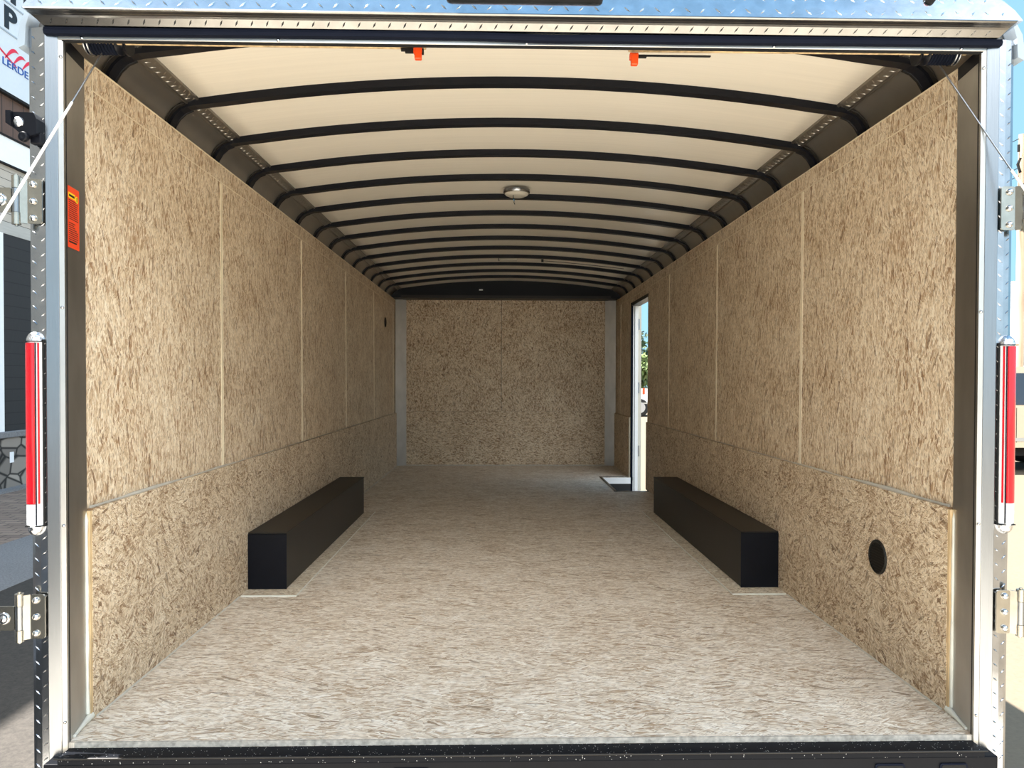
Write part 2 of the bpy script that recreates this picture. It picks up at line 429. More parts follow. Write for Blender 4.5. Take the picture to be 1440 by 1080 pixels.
wall_b = struct(wb.build('wall_back', 'osb_back'), 'front end wall of the trailer lined with strand board')
MB().box(-1.2, 1.2, YF - 0.002, YF + 0.06, 0, 0.583).build('kick_panel', 'osb_back_kick', wall_b)
MB().box(-0.051, -0.047, YF - 0.001, YF + 0.001, 0.59, 1.775).build('seam_strip', 'gap', wall_b)
MB().box(-1.07, 1.07, YF - 0.012, YF - 0.001, 0, 0.008).build('sealant', 'caulk', wall_b)
# kick panels, seams, sealant
def kick(sgn, y0, y1, parent):
    a, b_ = HW - KT, HW
    o = MB().box(sgn * a, sgn * b_, y0, y1, 0, KH).build('kick_panel', 'osb_kick', parent)
    return o
def wobble_bead(y0, y1, x, z, r, axis='y', n=40):
    pts = []
    for i in range(n + 1):
        t = i / n
        v = y0 + (y1 - y0) * t
        if axis == 'y': pts.append((x, v, z))
        else: pts.append((x, z, v))
    rr = [r * (0.75 + 0.5 * random.random()) for _ in pts]
    return pts, rr
for sgn, par, joint in ((-1, wall_l, 3.272), (1, wall_r, 3.295)):
    kick(sgn, Y0 + 0.006, joint - 0.0015, par)
    if sgn < 0:
        kick(sgn, joint + 0.0015, 5.70, par); kick(sgn, 5.703, YF - 0.02, par)
    else:
        kick(sgn, joint + 0.0015, 5.733, par); kick(sgn, 5.736, DY0 - 0.02, par)
        kick(sgn, DY1 + 0.0, YF - 0.02, par)
        MB().box(HW - KT - 0.002, HW + 0.001, DY1 - 0.012, DY1, 0, KH).build('panel_end_cap', 'seam', par)
    # horizontal grey sealant on the ledge of the lower board
    y_end = YF - 0.05 if sgn < 0 else DY0 - 0.03
    zz = KH + 0.002
    pts, rr = wobble_bead(Y0 + 0.02, y_end, sgn * (HW - 0.001), zz, 0.008, n=110)
    for i, p in enumerate(pts):
        rr[i] *= max(0.22, 1.1 - 0.62 * (p[1] - Y0)) * (0.8 + 0.35 * math.sin(p[1] * 11))
    MB().tube(pts, rr, 6).build('sealant', 'caulk', par)
    # floor joint bead
    pts, rr = wobble_bead(Y0 + 0.02, 3.18, sgn * (HW - KT), 0.0, 0.0042, n=50)
    MB().tube(pts, rr, 6).build('sealant', 'caulk', par)
    pts, rr = wobble_bead(5.20, (YF - 0.02) if sgn < 0 else 6.15, sgn * (HW - KT), 0.0, 0.0036, n=50)
    MB().tube(pts, rr, 6).build('sealant', 'caulk', par)
    # vertical seam strips between the sheets
    ys = [3.04 + 1.219 * k for k in range(5)] if sgn < 0 else [3.10, 4.32, 5.54, 7.75]
    for y in ys:
        x0 = sgn * (HW + LEAN * 0.3)
        s_ = MB()
        for dy, wd, th in ((-0.010, 0.0035, 0.0025), (0.0065, 0.0035, 0.0025), (-0.0065, 0.013, 0.0012)):
            s_.prism([(sgn * (HW + LEAN * KH / H - th), KH), (sgn * (HW + LEAN * 1.70 / H - th), 1.70), (sgn * (HW + 0.01), 1.70), (sgn * (HW + 0.01), KH)], 'y', y + dy, y + dy + wd)
        s_.build('seam_strip', 'seam', par)
    # faint horizontal joint under the top board
    x_ = HW + LEAN * 1.705 / H
    MB().box(sgn * (x_ - 0.0012), sgn * (x_ + 0.01), Y0 + 0.06, YF - 0.02, 1.703, 1.7065).build('joint_line', 'seam', par)
    MB().box(sgn * (x_ - 0.001), sgn * (x_ + 0.01), Y0 + 0.055, Y0 + 0.058, 1.60, 1.76).build('joint_line', 'seam', par)
    # top edge trim of the wall board
    MB().box(sgn * (HW + LEAN - 0.0015), sgn * (HW + 0.02), Y0, YF - 0.01, H - 0.003, H + 0.001).build('board_top_edge', 'seam', par)
    # cut end of upper and lower boards at the rear
    MB().prism([(sgn * (HW), KH), (sgn * (HW + LEAN), H), (sgn * (HW + 0.012), H), (sgn * (HW + 0.012), KH)], 'y', Y0 - 0.004, Y0).build('board_end', 'seam', par)
    MB().box(sgn * (HW - KT + 0.001), sgn * (HW + 0.004), Y0 - 0.004, Y0 + 0.006, 0.012, KH - 0.004).build('board_end', 'osb_edge', par)
    # vertical bead where board meets metal jamb, with the blob in the corner
    pts = [(sgn * (HW + (-0.0065 if i < 16 else -0.001) + LEAN * (0.3 + i / 50 * 1.4) / H), Y0 - 0.008, 0.02 + i / 50 * 1.73) for i in range(51)]
    MB().tube(pts, [0.0042 * (0.8 + 0.4 * random.random()) * (1.35 if p[2] < KH else 0.8) for p in pts], 6).build('sealant', 'caulk_white', par)
    pts = [(sgn * (1.157 + 0.016 * t / 12), 1.935 + 0.105 * t / 12, 0.004 + 0.006 * (t / 12)) for t in range(13)]
    MB().tube(pts, [0.004 + 0.007 * (t / 12) ** 2 * (0.85 + 0.3 * random.random()) for t in range(13)], 8).build('sealant', 'caulk_white', par)

# exterior skins and underside (seen only from outside)
sk = MB()
sk.box(-1.243, -1.225, 1.95, YF + 0.1, -0.2, H + 0.02)
sk.box(1.225, 1.243, 1.95, DY0, -0.2, H + 0.02); sk.box(1.225, 1.243, DY1, YF + 0.1, -0.2, H + 0.02)
sk.box(1.225, 1.243, DY0, DY1, DZ1, H + 0.02); sk.box(1.225, 1.243, DY0, DY1, -0.2, -0.17)
sk.box(-1.243, 1.243, YF + 0.06, YF + 0.1, -0.2, 2.0)
sk.box(-1.225, WX0 - 0.01, 1.91, YF + 0.06, -0.09, -0.031)
sk.box(WX0 - 0.01, 1.225, 1.91, WY0 - 0.01, -0.09, -0.031)
struct(sk.build('wall_outer', 'white_skin'), 'white outer skin of the trailer')

# jambs at the rear opening (brushed metal) and black bit at their top
for k, sgn in enumerate((-1, 1)):
    j = MB().prism([(sgn * 1.157, 1.915), (sgn * 1.176, Y0 - 0.002), (sgn * 1.225, Y0 - 0.002), (sgn * 1.225, 1.915)], 'z', -0.01, 1.735)
    jo = struct(j.build('trim_%d' % (k + 1), 'alu_dull'), 'brushed metal jamb on the %s side of the rear opening' % ('left', 'right')[k])
    MB().prism([(sgn * 1.157, 1.915), (sgn * 1.176, Y0 - 0.002), (sgn * 1.22, Y0 - 0.002), (sgn * 1.22, 1.915)], 'z', 1.735, 1.77).build('top_block', 'black', jo)
    MB().box(sgn * 1.155, sgn * 1.17, 1.908, 1.914, 0, 1.76).build('gap_line', 'gap', jo)

# ------------------------------------------------------------------ ceiling, coves
ZC, ZE, XE = 1.962, 1.877, 1.102
def arc_z(x): return ZC - (ZC - ZE) * (x / XE) ** 2
N = 28
inner = [(-XE + 2 * XE * i / N, arc_z(-XE + 2 * XE * i / N)) for i in range(N + 1)]
outer = [(x * 1.02, z + 0.05) for x, z in inner][::-1]
ceil = struct(MB().prism(inner + outer, 'y', 1.94, YF + 0.06, True).build('ceiling', 'ceil'), 'white lined arched trailer ceiling')
for p in ceil.data.polygons:
    p.use_smooth = len(p.vertices) < 10 and abs(p.normal.z) > 0.8
for k, sgn in enumerate((-1, 1)):
    cv = [(1.222, 1.745), (1.2135, 1.770), (1.207, 1.795), (1.197, 1.816), (1.181, 1.836), (1.162, 1.851), (1.140, 1.861)]
    out = [(1.14, 1.93), (1.19, 1.905), (1.225, 1.86), (1.243, 1.80), (1.243, 1.745)]
    o = struct(MB().prism([(sgn * x, z) for x, z in cv + out], 'y', 1.94, YF + 0.06, True).build('trim_%d' % (k + 3), 'cove'), 'satin grey metal cove along the %s edge of the ceiling' % ('left', 'right')[k])
    for p in o.data.polygons: p.use_smooth = len(p.vertices) < 8
    # ledge between cove and tread strip
    MB().prism([(sgn * 1.143, 1.856), (sgn * 1.136, 1.856), (sgn * 1.134, 1.864), (sgn * 1.143, 1.866)], 'y', 1.94, YF, False).build('ledge', 'cove', o)
    MB().prism([(sgn * 1.106, 1.868), (sgn * 1.100, 1.870), (sgn * 1.098, 1.880), (sgn * 1.108, 1.885)], 'y', 1.94, YF, False).build('ledge', 'cove', o)
    ts = MB().prism([(sgn * 1.136, 1.861), (sgn * 1.104, 1.874), (sgn * 1.104, 1.92), (sgn * 1.136, 1.92)], 'y', 1.94, YF)
    def Pm(u, v, h, sgn=sgn):
        return (sgn * (1.136 - v - h * 0.35), u, 1.861 + v * 0.41 - h)
    i = 0
    y = 2.0
    while y < YF - 0.2:
        for vv, a in ((0.010, 0.9), (0.022, -0.9)):
            ca, sa = math.cos(a), math.sin(a); ln, wd, h = 0.010, 0.0026, 0.002
            pts = [(-ln, 0, 0), (0, -wd, 0), (ln, 0, 0), (0, wd, 0), (-ln * .4, 0, h), (ln * .4, 0, h)]
            ts.add([Pm(y + (0.018 if a < 0 else 0) + p[0] * ca - p[1] * sa, vv + p[0] * sa + p[1] * ca, p[2]) for p in pts], [(0, 1, 4), (1, 5, 4), (1, 2, 5), (2, 3, 5), (3, 4, 5), (3, 0, 4)])
        y += 0.036
    ts.build('tread_strip', 'cove', o)

# ------------------------------------------------------------------ roof bows
def rib_line():
    pts = []
    foot = [(1.203, 1.755), (1.199, 1.775), (1.191, 1.797), (1.178, 1.818), (1.160, 1.835), (1.138, 1.846), (1.112, 1.852)]
    for x, z in foot: pts.append((-x, z))
    k = 26
    for i in range(1, k):
        x = -1.10 + 2.2 * i / k
        pts.append((x, arc_z(x) - 0.026))
    for x, z in foot[::-1]: pts.append((x, z))
    return pts
RL = rib_line()
def sweep_rib(line, thick, y0, y1):
    mb = MB(); n = len(line)
    low, up = [], []
    for i, (x, z) in enumerate(line):
        a = line[max(0, i - 1)]; b_ = line[min(n - 1, i + 1)]
        tx, tz = b_[0] - a[0], b_[1] - a[1]; L = math.hypot(tx, tz); nx, nz_ = -tz / L, tx / L
        low.append((x, z)); up.append((x + nx * thick, z + nz_ * thick))
    vs = []
    for (x, z), (ux, uz) in zip(low, up):
        vs += [(x, y0, z), (x, y1, z), (ux, y1, uz), (ux, y0, uz)]
    fs = []
    for i in range(n - 1):
        a, b_ = i * 4, i * 4 + 4
        for k in range(4): fs.append((a + k, a + (k + 1) % 4, b_ + (k + 1) % 4, b_ + k))
    fs += [(0, 1, 2, 3), tuple(4 * (n - 1) + k for k in (3, 2, 1, 0))]
    mb.add(vs, fs)
    return mb
ORD = ['rearmost', 'second', 'third', 'fourth', 'fifth', 'sixth', 'seventh', 'eighth', 'ninth', 'tenth', 'eleventh', 'twelfth', 'thirteenth', 'fourteenth']
def make_bow():
    t = thing('roof_bow', '', 'roof bow', (0, 2.196, 1.755), 'black steel roof bows across the ceiling')
    sweep_rib(RL, 0.026, 2.196, 2.234).build('bow_tube', 'black', t)
    for sgn in (-1, 1):
        line = [(sgn * x, z) for x, z in ((1.214, 1.748), (1.209, 1.775), (1.201, 1.799), (1.187, 1.822), (1.166, 1.842), (1.141, 1.853))]
        if sgn > 0: line = line[::-1]
        mb = sweep_rib(line, 0.004, 2.180, 2.262)
        mb.build('foot_plate', 'black_matte', t)
        MB().tube([(x * 0.997, 2.243, z - 0.003) for x, z in line], 0.0035, 6).build('edge_bead', 'black', t)
    MB().lathe([(0.0045, 0), (0.004, 0.002), (0.001, 0.003)], (-0.9, 2.196, arc_z(0.9) - 0.013), (0, -1, 0), 10).build('screw', 'bolt', t)
    return t
bow0 = make_bow()
for k in range(14):
    if k == 0: o = bow0
    else:
        o = bow0.copy(); COL.objects.link(o)
        for ch in list(bow0.children):
            if ch.name.startswith('screw'): continue
            c = ch.copy(); COL.objects.link(c); c.parent = o; c.matrix_parent_inverse = ch.matrix_parent_inverse.copy()
        o.location.y = 2.196 + 0.4055 * k
    o['label'] = ('%s black arched roof bow across the ceiling counting from the rear opening' % ORD[k]) if k < 13 else 'last black arched roof bow against the black panel above the far wall'

# black arched panel above the far wall
pl = [(-1.20, 1.78), (-1.198, 1.80), (-1.18, 1.83), (-1.13, 1.86)] + [(x, z) for x, z in inner] + [(1.13, 1.86), (1.18, 1.83), (1.198, 1.80), (1.20, 1.78)]
fp = struct(MB().prism(pl, 'y', 7.90, YF).build('trim_5', 'black'), 'black arched panel above the far wall')
MB().box(-0.285, -0.245, 7.896, 7.90, 1.858, 1.872).build('paper_tag', 'white', fp)['label'] = 'small white tag'
MB().box(-1.1, 1.1, 7.885, YF, 1.776, 1.806).build('lower_rail', 'black_matte', fp)
for k, sgn in enumerate((-1, 1)):
    struct(MB().prism([(sgn * 1.178, YF - 0.045), (sgn * 1.068, YF - 0.004), (sgn * 1.068, YF), (sgn * 1.178, YF)], 'z', 0, 1.776).build('trim_%d' % (6 + k), 'alu_dull'), 'brushed metal corner post at the %s of the far wall' % ('left', 'right')[k])

# ------------------------------------------------------------------ side door opening
dr = MB()
dr.box(1.196, 1.245, DY1 - 0.03, DY1 - 0.006, -0.16, DZ1)           # far jamb, silver white
d1 = struct(dr.build('door_1', 'white'), 'open side door frame in the right wall, silver white')
g_ = MB(); g_.box(1.178, 1.196, DY1 - 0.034, DY1 - 0.004, -0.16, DZ1); g_.box(1.209, 1.213, DY1 - 0.034, DY1 - 0.03, -0.16, DZ1 - 0.02)
g_.build('door_gasket', 'rubber', d1)
lt = MB(); lt.box(1.182, 1.262, DY0, DY1 - 0.03, DZ1 - 0.03, DZ1); lt.build('door_lintel', 'black_matte', d1)
MB().box(1.184, 1.262, DY0, DY0 + 0.004, -0.16, DZ1 - 0.03).build('near_jamb', 'alu', d1)
MB().box(1.17, 1.27, DY0 - 0.0, DY1 - 0.03, -0.175, -0.165).build('threshold', 'alu', d1)
lv = MB(); lv.box(1.249, 1.278, DY1 - 0.01, DY1 + 0.72, -0.15, DZ1 - 0.02)
lv.build('door_leaf', 'lamp_white', d1)
for zz in (0.2, 0.8, 1.4): MB().tube([(1.252, DY1 - 0.020, zz), (1.252, DY1 - 0.020, zz + 0.1)], 0.008, 8).build('door_hinge', 'alu', d1)

# ------------------------------------------------------------------ wheel boxes
for sgn, side in ((-1, 'left'), (1, 'right')):
    t = thing('wheel_box', 'long black metal wheel well box against the %s wall' % side, 'wheel well box', (sgn * 1.08, 4.23, 0), 'wheel well boxes on the floor')
    xo, xi = sgn * (HW - KT - 0.0005), sgn * 1.0
    MB().box(xo, xi, 3.293, 5.176, 0.003, 0.246).build('side_panel', 'black_matte', t, 0.003, 2)
    MB().box(xo, sgn * 0.9975, 3.289, 5.18, 0.244, 0.2505).build('top_panel', 'black_matte', t, 0.002)
    MB().box(xo, sgn * 0.998, 3.2885, 3.2925, 0.002, 0.2435).build('end_panel', 'black', t)
    MB().box(sgn * 1.1655, sgn * 0.93, 3.188, 5.215, 0.0, 0.003).build('floor_strip', 'osb_trim', t)
    b_ = MB(); b_.tube([(sgn * 1.16, 3.186, 0.002), (sgn * 0.93, 3.186, 0.002)], 0.0042, 6); b_.tube([(sgn * 0.93, 3.186, 0.002), (sgn * 0.93, 5.215, 0.002)], 0.0028, 6)
    b_.build('sealant', 'caulk_white', t)

# ------------------------------------------------------------------ vents
def wall_vent(x, y, z, r, sgn, label):
    t = thing('wall_vent', label, 'vent', (x, y, z))
    MB().lathe([(r, 0), (r, 0.004), (r * 0.93, 0.007), (r * 0.86, 0.005), (r * 0.86, 0.002)], (x, y, z), (-sgn, 0, 0), 28).build('vent_rim', 'black_matte', t)
    mb = MB(); n_ = 11
    for i in range(n_):
        zz = -r * 0.78 + 2 * r * 0.78 * i / (n_ - 1)
        hw = math.sqrt(max(0, (r * 0.86) ** 2 - zz * zz)) * 0.97
        xx = x - sgn * 0.004
        mb.add([(xx, y - hw, z + zz), (xx, y + hw, z + zz), (xx - sgn * 0.003, y + hw, z + zz - r * 0.09), (xx - sgn * 0.003, y - hw, z + zz - r * 0.09),
                (xx + sgn * .001, y - hw, z + zz), (xx + sgn * .001, y + hw, z + zz), (xx - sgn * 0.002, y + hw, z + zz - r * 0.09), (xx - sgn * 0.002, y - hw, z + zz - r * 0.09)],
               [(0, 1, 2, 3), (4, 7, 6, 5), (0, 4, 5, 1), (3, 2, 6, 7), (0, 3, 7, 4), (1, 5, 6, 2)])
    mb.build('louvres', 'black_matte', t)
wall_vent(HW - KT, 2.418, 0.343, 0.056, 1, 'round black louvred vent low on the right wall near the rear opening')
wall_vent(-HW - 0.003, 7.35, 1.48, 0.048, -1, 'small round black vent high on the left wall near the far end')

# ------------------------------------------------------------------ ceiling lamps
t = thing('dome_lamp', 'round pale dome lamp with a loose wire hanging from the ceiling centre', 'ceiling lamp', (0.02, 4.02, 1.93))
MB().lathe([(0.072, 0.0), (0.072, 0.014), (0.068, 0.02)], (0.02, 4.09, 1.948), (0, 0, -1), 28).build('lamp_base', 'alu', t)
MB().lathe([(0.064, 0.02), (0.060, 0.027), (0.045, 0.034), (0.02, 0.037), (0.002, 0.038)], (0.02, 4.09, 1.948), (0, 0, -1), 28).build('lamp_lens', 'lamp_white', t)
MB().tube([(0.0, 4.06, 1.92), (0.001, 4.055, 1.900), (0.006, 4.052, 1.885), (0.005, 4.05, 1.872), (0.009, 4.05, 1.862)], 0.0022, 6).build('wire', 'gap', t)
MB().tube([(0.004, 4.0515, 1.890), (0.006, 4.051, 1.880)], 0.0028, 6).build('wire_sleeve', 'blue_wire', t)
t = thing('ceiling_lamp', 'flat grey lamp plate with a thin cable farther along the ceiling', 'ceiling lamp', (0.0, 6.45, 1.95))
MB().box(-0.075, 0.08, 6.42, 6.50, 1.942, 1.958).build('lamp_plate', 'lamp_white', t, 0.003)
MB().tube([(-0.08, 6.43, 1.958), (-0.077, 6.43, 1.935), (-0.07, 6.43, 1.945)], 0.003, 6).build('bracket', 'black', t)
MB().tube([(0.30, 6.44, 1.94), (0.45, 6.45, 1.932), (0.62, 6.46, 1.918), (0.82, 6.47, 1.90), (1.0, 6.48, 1.882)], 0.0025, 6).build('cable', 'gap', t)
MB().box(0.285, 0.305, 6.43, 6.445, 1.93, 1.952).build('cable_clip', 'black', t)

# ------------------------------------------------------------------ rear frame: posts
def post(sgn, side):
    t = thing('corner_post', 'diamond tread plate rear corner post on the %s with an aluminium door channel' % side, 'corner post', (sgn * 1.21, 1.9, GZ + 0.2), 'rear corner posts')
    prof = [(1.197, 1.8935), (1.214, 1.8945), (1.230, 1.898), (1.240, 1.904), (1.246, 1.914), (1.246, 1.948), (1.235, 1.948), (1.235, 1.93), (1.197, 1.93)]
    zt = 1.785
    mb = MB().prism([(sgn * x, y) for x, y in prof], 'z', -0.35, zt)
    def P1(u, v, h): return (sgn * u, 1.8935 + (u - 1.197) * 0.06 - h, v)
    def P2(u, v, h): return (sgn * u, 1.8945 + (u - 1.214) * 0.22 - h, v)
    z = -0.33; i = 0
    while z < zt - 0.02:
        for uc, Pf, par in ((1.2045, P1, 1), (1.2255, P2, -1)):
            zz = z + (0.0185 if par < 0 else 0)
            a = (PI / 4) * (1 if par > 0 else -1) * sgn * (1 if sgn > 0 else -1)
            a = -par * PI / 4.6 * (1)
            if i % 2 and par < 0: a = PI / 4.6
            ca, sa = math.cos(a), math.sin(a); ln, wd, h = 0.0085, 0.0022, 0.0018
            pts = [(-ln, 0, 0), (0, -wd, 0), (ln, 0, 0), (0, wd, 0), (-ln * .45, 0, h), (ln * .45, 0, h)]
            mb.add([Pf(uc + p[0] * ca - p[1] * sa, zz + p[0] * sa + p[1] * ca, p[2]) for p in pts], [(0, 1, 4), (1, 5, 4), (1, 2, 5), (2, 3, 5), (3, 4, 5), (3, 0, 4)])
        z += 0.037; i += 1
    mb.build('tread_plate', 'tread', t)
    ch = MB().prism([(sgn * 1.166, 1.8965), (sgn * 1.197, 1.8925), (sgn * 1.197, 1.925), (sgn * 1.166, 1.925)], 'z', -0.052, 1.77)
    ch.build('door_channel', 'alu', t, 0.0015, 2)
    st = MB().prism([(sgn * 1.1545, 1.900), (sgn * 1.166, 1.898), (sgn * 1.166, 1.925), (sgn * 1.1545, 1.908)], 'z', -0.05, 1.757)
    st.build('inner_strip', 'alu_dull', t)
    for zz in (1.715, 1.095, 0.55, 0.055):
        MB().lathe([(0.0042, 0), (0.0036, 0.002), (0.0012, 0.003)], (sgn * 1.160, 1.8985, zz), (0, -1, 0), 12).build('screw', 'bolt', t)
    # folded roof edge cap; its sky reflection is put into the pale colour
    MB().prism([(sgn * 1.246, 1.742), (sgn * 1.262, 1.735), (sgn * 1.264, 1.752), (sgn * 1.257, 1.80), (sgn * 1.240, 1.83), (sgn * 1.232, 1.826), (sgn * 1.243, 1.79)], 'y', 1.896, 1.948).build('corner_cap', 'grey_line', t)
    return t
post_l = post(-1, 'left'); post_r = post(1, 'right')

# ------------------------------------------------------------------ rear frame: header
t = thing('rear_header', 'curved diamond tread plate header over the rear opening with black seal', 'door header', (0, 1.9, 1.76))
def top_z(x):
    ax = abs(x)
    if ax < 1.0: return 2.055 - 0.085 * (ax / 1.0) ** 2
    pts = [(1.0, 1.970), (1.08, 1.945), (1.135, 1.912), (1.161, 1.891), (1.189, 1.868), (1.212, 1.842), (1.226, 1.815)]
    for (a, za), (b_, zb) in zip(pts, pts[1:]):
        if ax <= b_: return za + (zb - za) * (ax - a) / (b_ - a)
    return 1.815
SL = 0.30
def PH(u, v, h): return (u, 1.851 + (v - 1.812) * SL - h, v + h * 0.3)
xs = [-1.226, -1.212, -1.189, -1.161, -1.135, -1.08] + [-1.0 + 0.1 * i for i in range(21)] + [1.08, 1.135, 1.161, 1.189, 1.212, 1.226]
mb = MB()
vs = []
for x in xs:
    zt = top_z(x)
    vs += [PH(x, 1.812, 0), PH(x, zt, 0), (x * 0.999, 1.937, zt + 0.01), (x * 0.999, 1.937, 1.812)]
fs = []
for i in range(len(xs) - 1):
    a, b_ = 4 * i, 4 * i + 4
    for k in range(4): fs.append((a + k, a + (k + 1) % 4, b_ + (k + 1) % 4, b_ + k))
fs += [(0, 1, 2, 3), tuple(4 * (len(xs) - 1) + k for k in (3, 2, 1, 0))]
mb.add(vs, fs)
tread_marks(mb, -1.2, 1.2, 1.818, 2.04, PH, p=0.0375, h=0.0018, ln=0.011, wd=0.0026, inside=lambda u, v: v < top_z(u) - 0.018)
mb.build('fascia_plate', 'fascia', t)
# visor: rolled lip with diamond marks facing down to the rear
vz = MB()
prof = [(1.8515, 1.8125), (1.847, 1.8115), (1.8455, 1.8085), (1.848, 1.8055), (1.858, 1.8035), (1.865, 1.8015), (1.870, 1.7985), (1.884, 1.7850), (1.905, 1.7850), (1.905, 1.8125)]
k = len(prof)
va = [(-1.221 + (1.8125 - z) * 1.0, y, z) for y, z in prof]; vb = [(1.213 - (1.8125 - z) * 0.9, y, z) for y, z in prof]
vz.add(va + vb, [(i, (i + 1) % k, (i + 1) % k + k, i + k) for i in range(k)] + [list(range(k)), [i + k for i in range(k)][::-1]])
def PV(u, v, h): return (u, 1.870 + v * 0.72 - h * 0.69, 1.7985 - v * 0.69 - h * 0.72)
x = -1.17; 
while x < 1.17:
    a = -1.0; ca, sa = math.cos(a), math.sin(a); ln, wd, h = 0.009, 0.0022, 0.0015
    pts = [(-ln, 0, 0), (0, -wd, 0), (ln, 0, 0), (0, wd, 0), (-ln * .45, 0, h), (ln * .45, 0, h)]
    vz.add([PV(x + p[0] * ca - p[1] * sa, 0.009 + p[0] * sa + p[1] * ca, p[2]) for p in pts], [(0, 1, 4), (1, 5, 4), (1, 2, 5), (2, 3, 5), (3, 4, 5), (3, 0, 4)])
    x += 0.0375
vz.build('visor', 'visor', t)
# black rubber seal, slightly wavy
sl = MB(); n_ = 60; vs = []
for i in range(n_ + 1):
    u = i / n_; x = -1.193 + 2.39 * u
    d = -0.0035 * math.exp(-((x - 0.05) / 0.12) ** 2) - 0.001 * math.sin(x * 5) - 0.0015 * u
    zt, zb_ = 1.7835 + d, 1.7645 + d * 0.8 - 0.001 * math.sin(x * 3.1)
    vs += [(x, 1.884, zb_ + 0.002), (x, 1.881, (zb_ + zt) / 2), (x, 1.884, zt - 0.001), (x, 1.902, zt), (x, 1.902, zb_)]
fs = []
for i in range(n_):
    a, b_ = 5 * i, 5 * i + 5
    for k in range(5): fs.append((a + k, a + (k + 1) % 5, b_ + (k + 1) % 5, b_ + k))
fs += [(0, 1, 2, 3, 4), tuple(5 * n_ + k for k in (4, 3, 2, 1, 0))]
sl.add(vs, fs); sl.build('rubber_seal', 'rubber', t)
MB().box(-1.197, 1.197, 1.902, 1.914, 1.766, 1.82).build('header_box', 'alu', t)
MB().box(-1.166, 1.166, 1.897, 1.910, 1.7565, 1.766).build('lower_channel', 'alu_dull', t, 0.001)
MB().box(-1.157, 1.157, 1.899, 1.910, 1.7535, 1.7565).build('channel_lip', 'gap', t)
for x in (-1.107, -0.624, -0.006, 0.62, 1.10):
    MB().lathe([(0.0045, 0), (0.004, 0.002), (0.0012, 0.003)], (x, 1.897, 1.7615), (0, -1, 0), 12).build('screw', 'bolt', t)
# ceiling infill between header and liner

# marker lights on the header
tm = thing('marker_light', 'long dark red brake light bar at the top centre of the header', 'marker light', (0, 1.86, 1.87))
def rounded(x0, x1, z0, z1, r, n=6):
    out = []
    for cx_, cz, a0 in ((x1 - r, z0 + r, -PI / 2), (x1 - r, z1 - r, 0), (x0 + r, z1 - r, PI / 2), (x0 + r, z0 + r, PI)):
        for i in range(n + 1):
            a = a0 + PI / 2 * i / n; out.append((cx_ + r * math.cos(a), cz + r * math.sin(a)))
    return out
def tilted(poly, d0, d1):
    mb = MB(); k = len(poly)
    vs = [PH(u, v, d0) for u, v in poly] + [PH(u, v, d1) for u, v in poly]
    mb.add(vs, [(i, (i + 1) % k, (i + 1) % k + k, i + k) for i in range(k)]); mb.add(vs, [list(range(k))[::-1], [i + k for i in range(k)]])
    return mb
tilted(rounded(-0.205, 0.182, 1.848, 1.90, 0.012), 0, 0.010).build('lamp_bezel', 'gap', tm)
tilted(rounded(-0.200, 0.177, 1.8515, 1.896, 0.011), 0.0085, 0.015).build('lamp_lens', 'dark_red', tm)
tm = thing('marker_light', 'small round red clearance light at the right end of the header', 'marker light', (1.0, 1.86, 1.875))
MB().lathe([(0.0135, 0), (0.0135, 0.006), (0.010, 0.009)], PH(1.0, 1.870, 0), (0, -1, 0.3), 20).build('lamp_bezel', 'gap', tm)
MB().lathe([(0.0095, 0.006), (0.008, 0.013), (0.004, 0.016), (0.001, 0.017)], PH(1.0, 1.870, 0), (0, -1, 0.3), 20).build('lamp_lens', 'red', tm)

# ------------------------------------------------------------------ rear sill
t = thing('rear_sill', 'black steel sill across the bottom of the rear opening, flecked with dust', 'door sill', (0, 1.87, -0.2))
m, n, l, b = newmat('dusty black steel')
tcn = n.new('ShaderNodeTexCoord'); vo = n.new('ShaderNodeTexVoronoi'); vo.inputs['Scale'].default_value = 190
l.new(tcn.outputs['Object'], vo.inputs['Vector'])
lt_ = n.new('ShaderNodeMath'); lt_.operation = 'LESS_THAN'; lt_.inputs[1].default_value = 0.2; l.new(vo.outputs['Distance'], lt_.inputs[0])
sc_ = n.new('ShaderNodeSeparateColor'); l.new(vo.outputs['Color'], sc_.inputs[0])
g2 = n.new('ShaderNodeMath'); g2.operation = 'GREATER_THAN'; g2.inputs[1].default_value = 0.74; l.new(sc_.outputs[0], g2.inputs[0])
mu = n.new('ShaderNodeMath'); mu.operation = 'MULTIPLY'; l.new(lt_.outputs[0], mu.inputs[0]); l.new(g2.outputs[0], mu.inputs[1])
cm = n.new('ShaderNodeMix'); cm.data_type = 'RGBA'; cm.inputs['A'].default_value = S(14, 17, 23); cm.inputs['B'].default_value = S(190, 190, 190)
l.new(mu.outputs[0], cm.inputs['Factor']); l.new(cm.outputs['Result'], b.inputs['Base Color']); b.inputs['Roughness'].default_value = 0.5
b.inputs['Specular IOR Level'].default_value = 0.1
M['dusty'] = m
M['sill_black'] = plain('black sill paint', S(12, 14, 20), 0.5, noise=0.1, Specular_IOR_Level=0.12)
MB().box(-1.1535, 1.1535, 1.852, 1.905, -0.03, -0.012).build('ledge', 'dusty', t, 0.002, 2)
MB().tube([(-1.16, 1.851, -0.014), (1.16, 1.851, -0.014)], 0.0025, 8).build('ledge_nose', 'black_matte', t)
MB().box(-1.19, 1.19, 1.856, 1.93, -0.30, -0.03).build('sill_beam', 'sill_black', t, 0.003, 2)
for x0, x1 in ((-0.335, -0.245), (-0.7, -0.61), (0.875, 0.95), (1.04, 1.11)):
    MB().prism(rounded(x0, x1, -0.085, -0.046, 0.006), 'y', 1.853, 1.856).build('slot_rim', 'rubber', t)
    MB().prism(rounded(x0 + .004, x1 - .004, -0.081, -0.050, 0.005), 'y', 1.8522, 1.853).build('slot', 'gap', t)

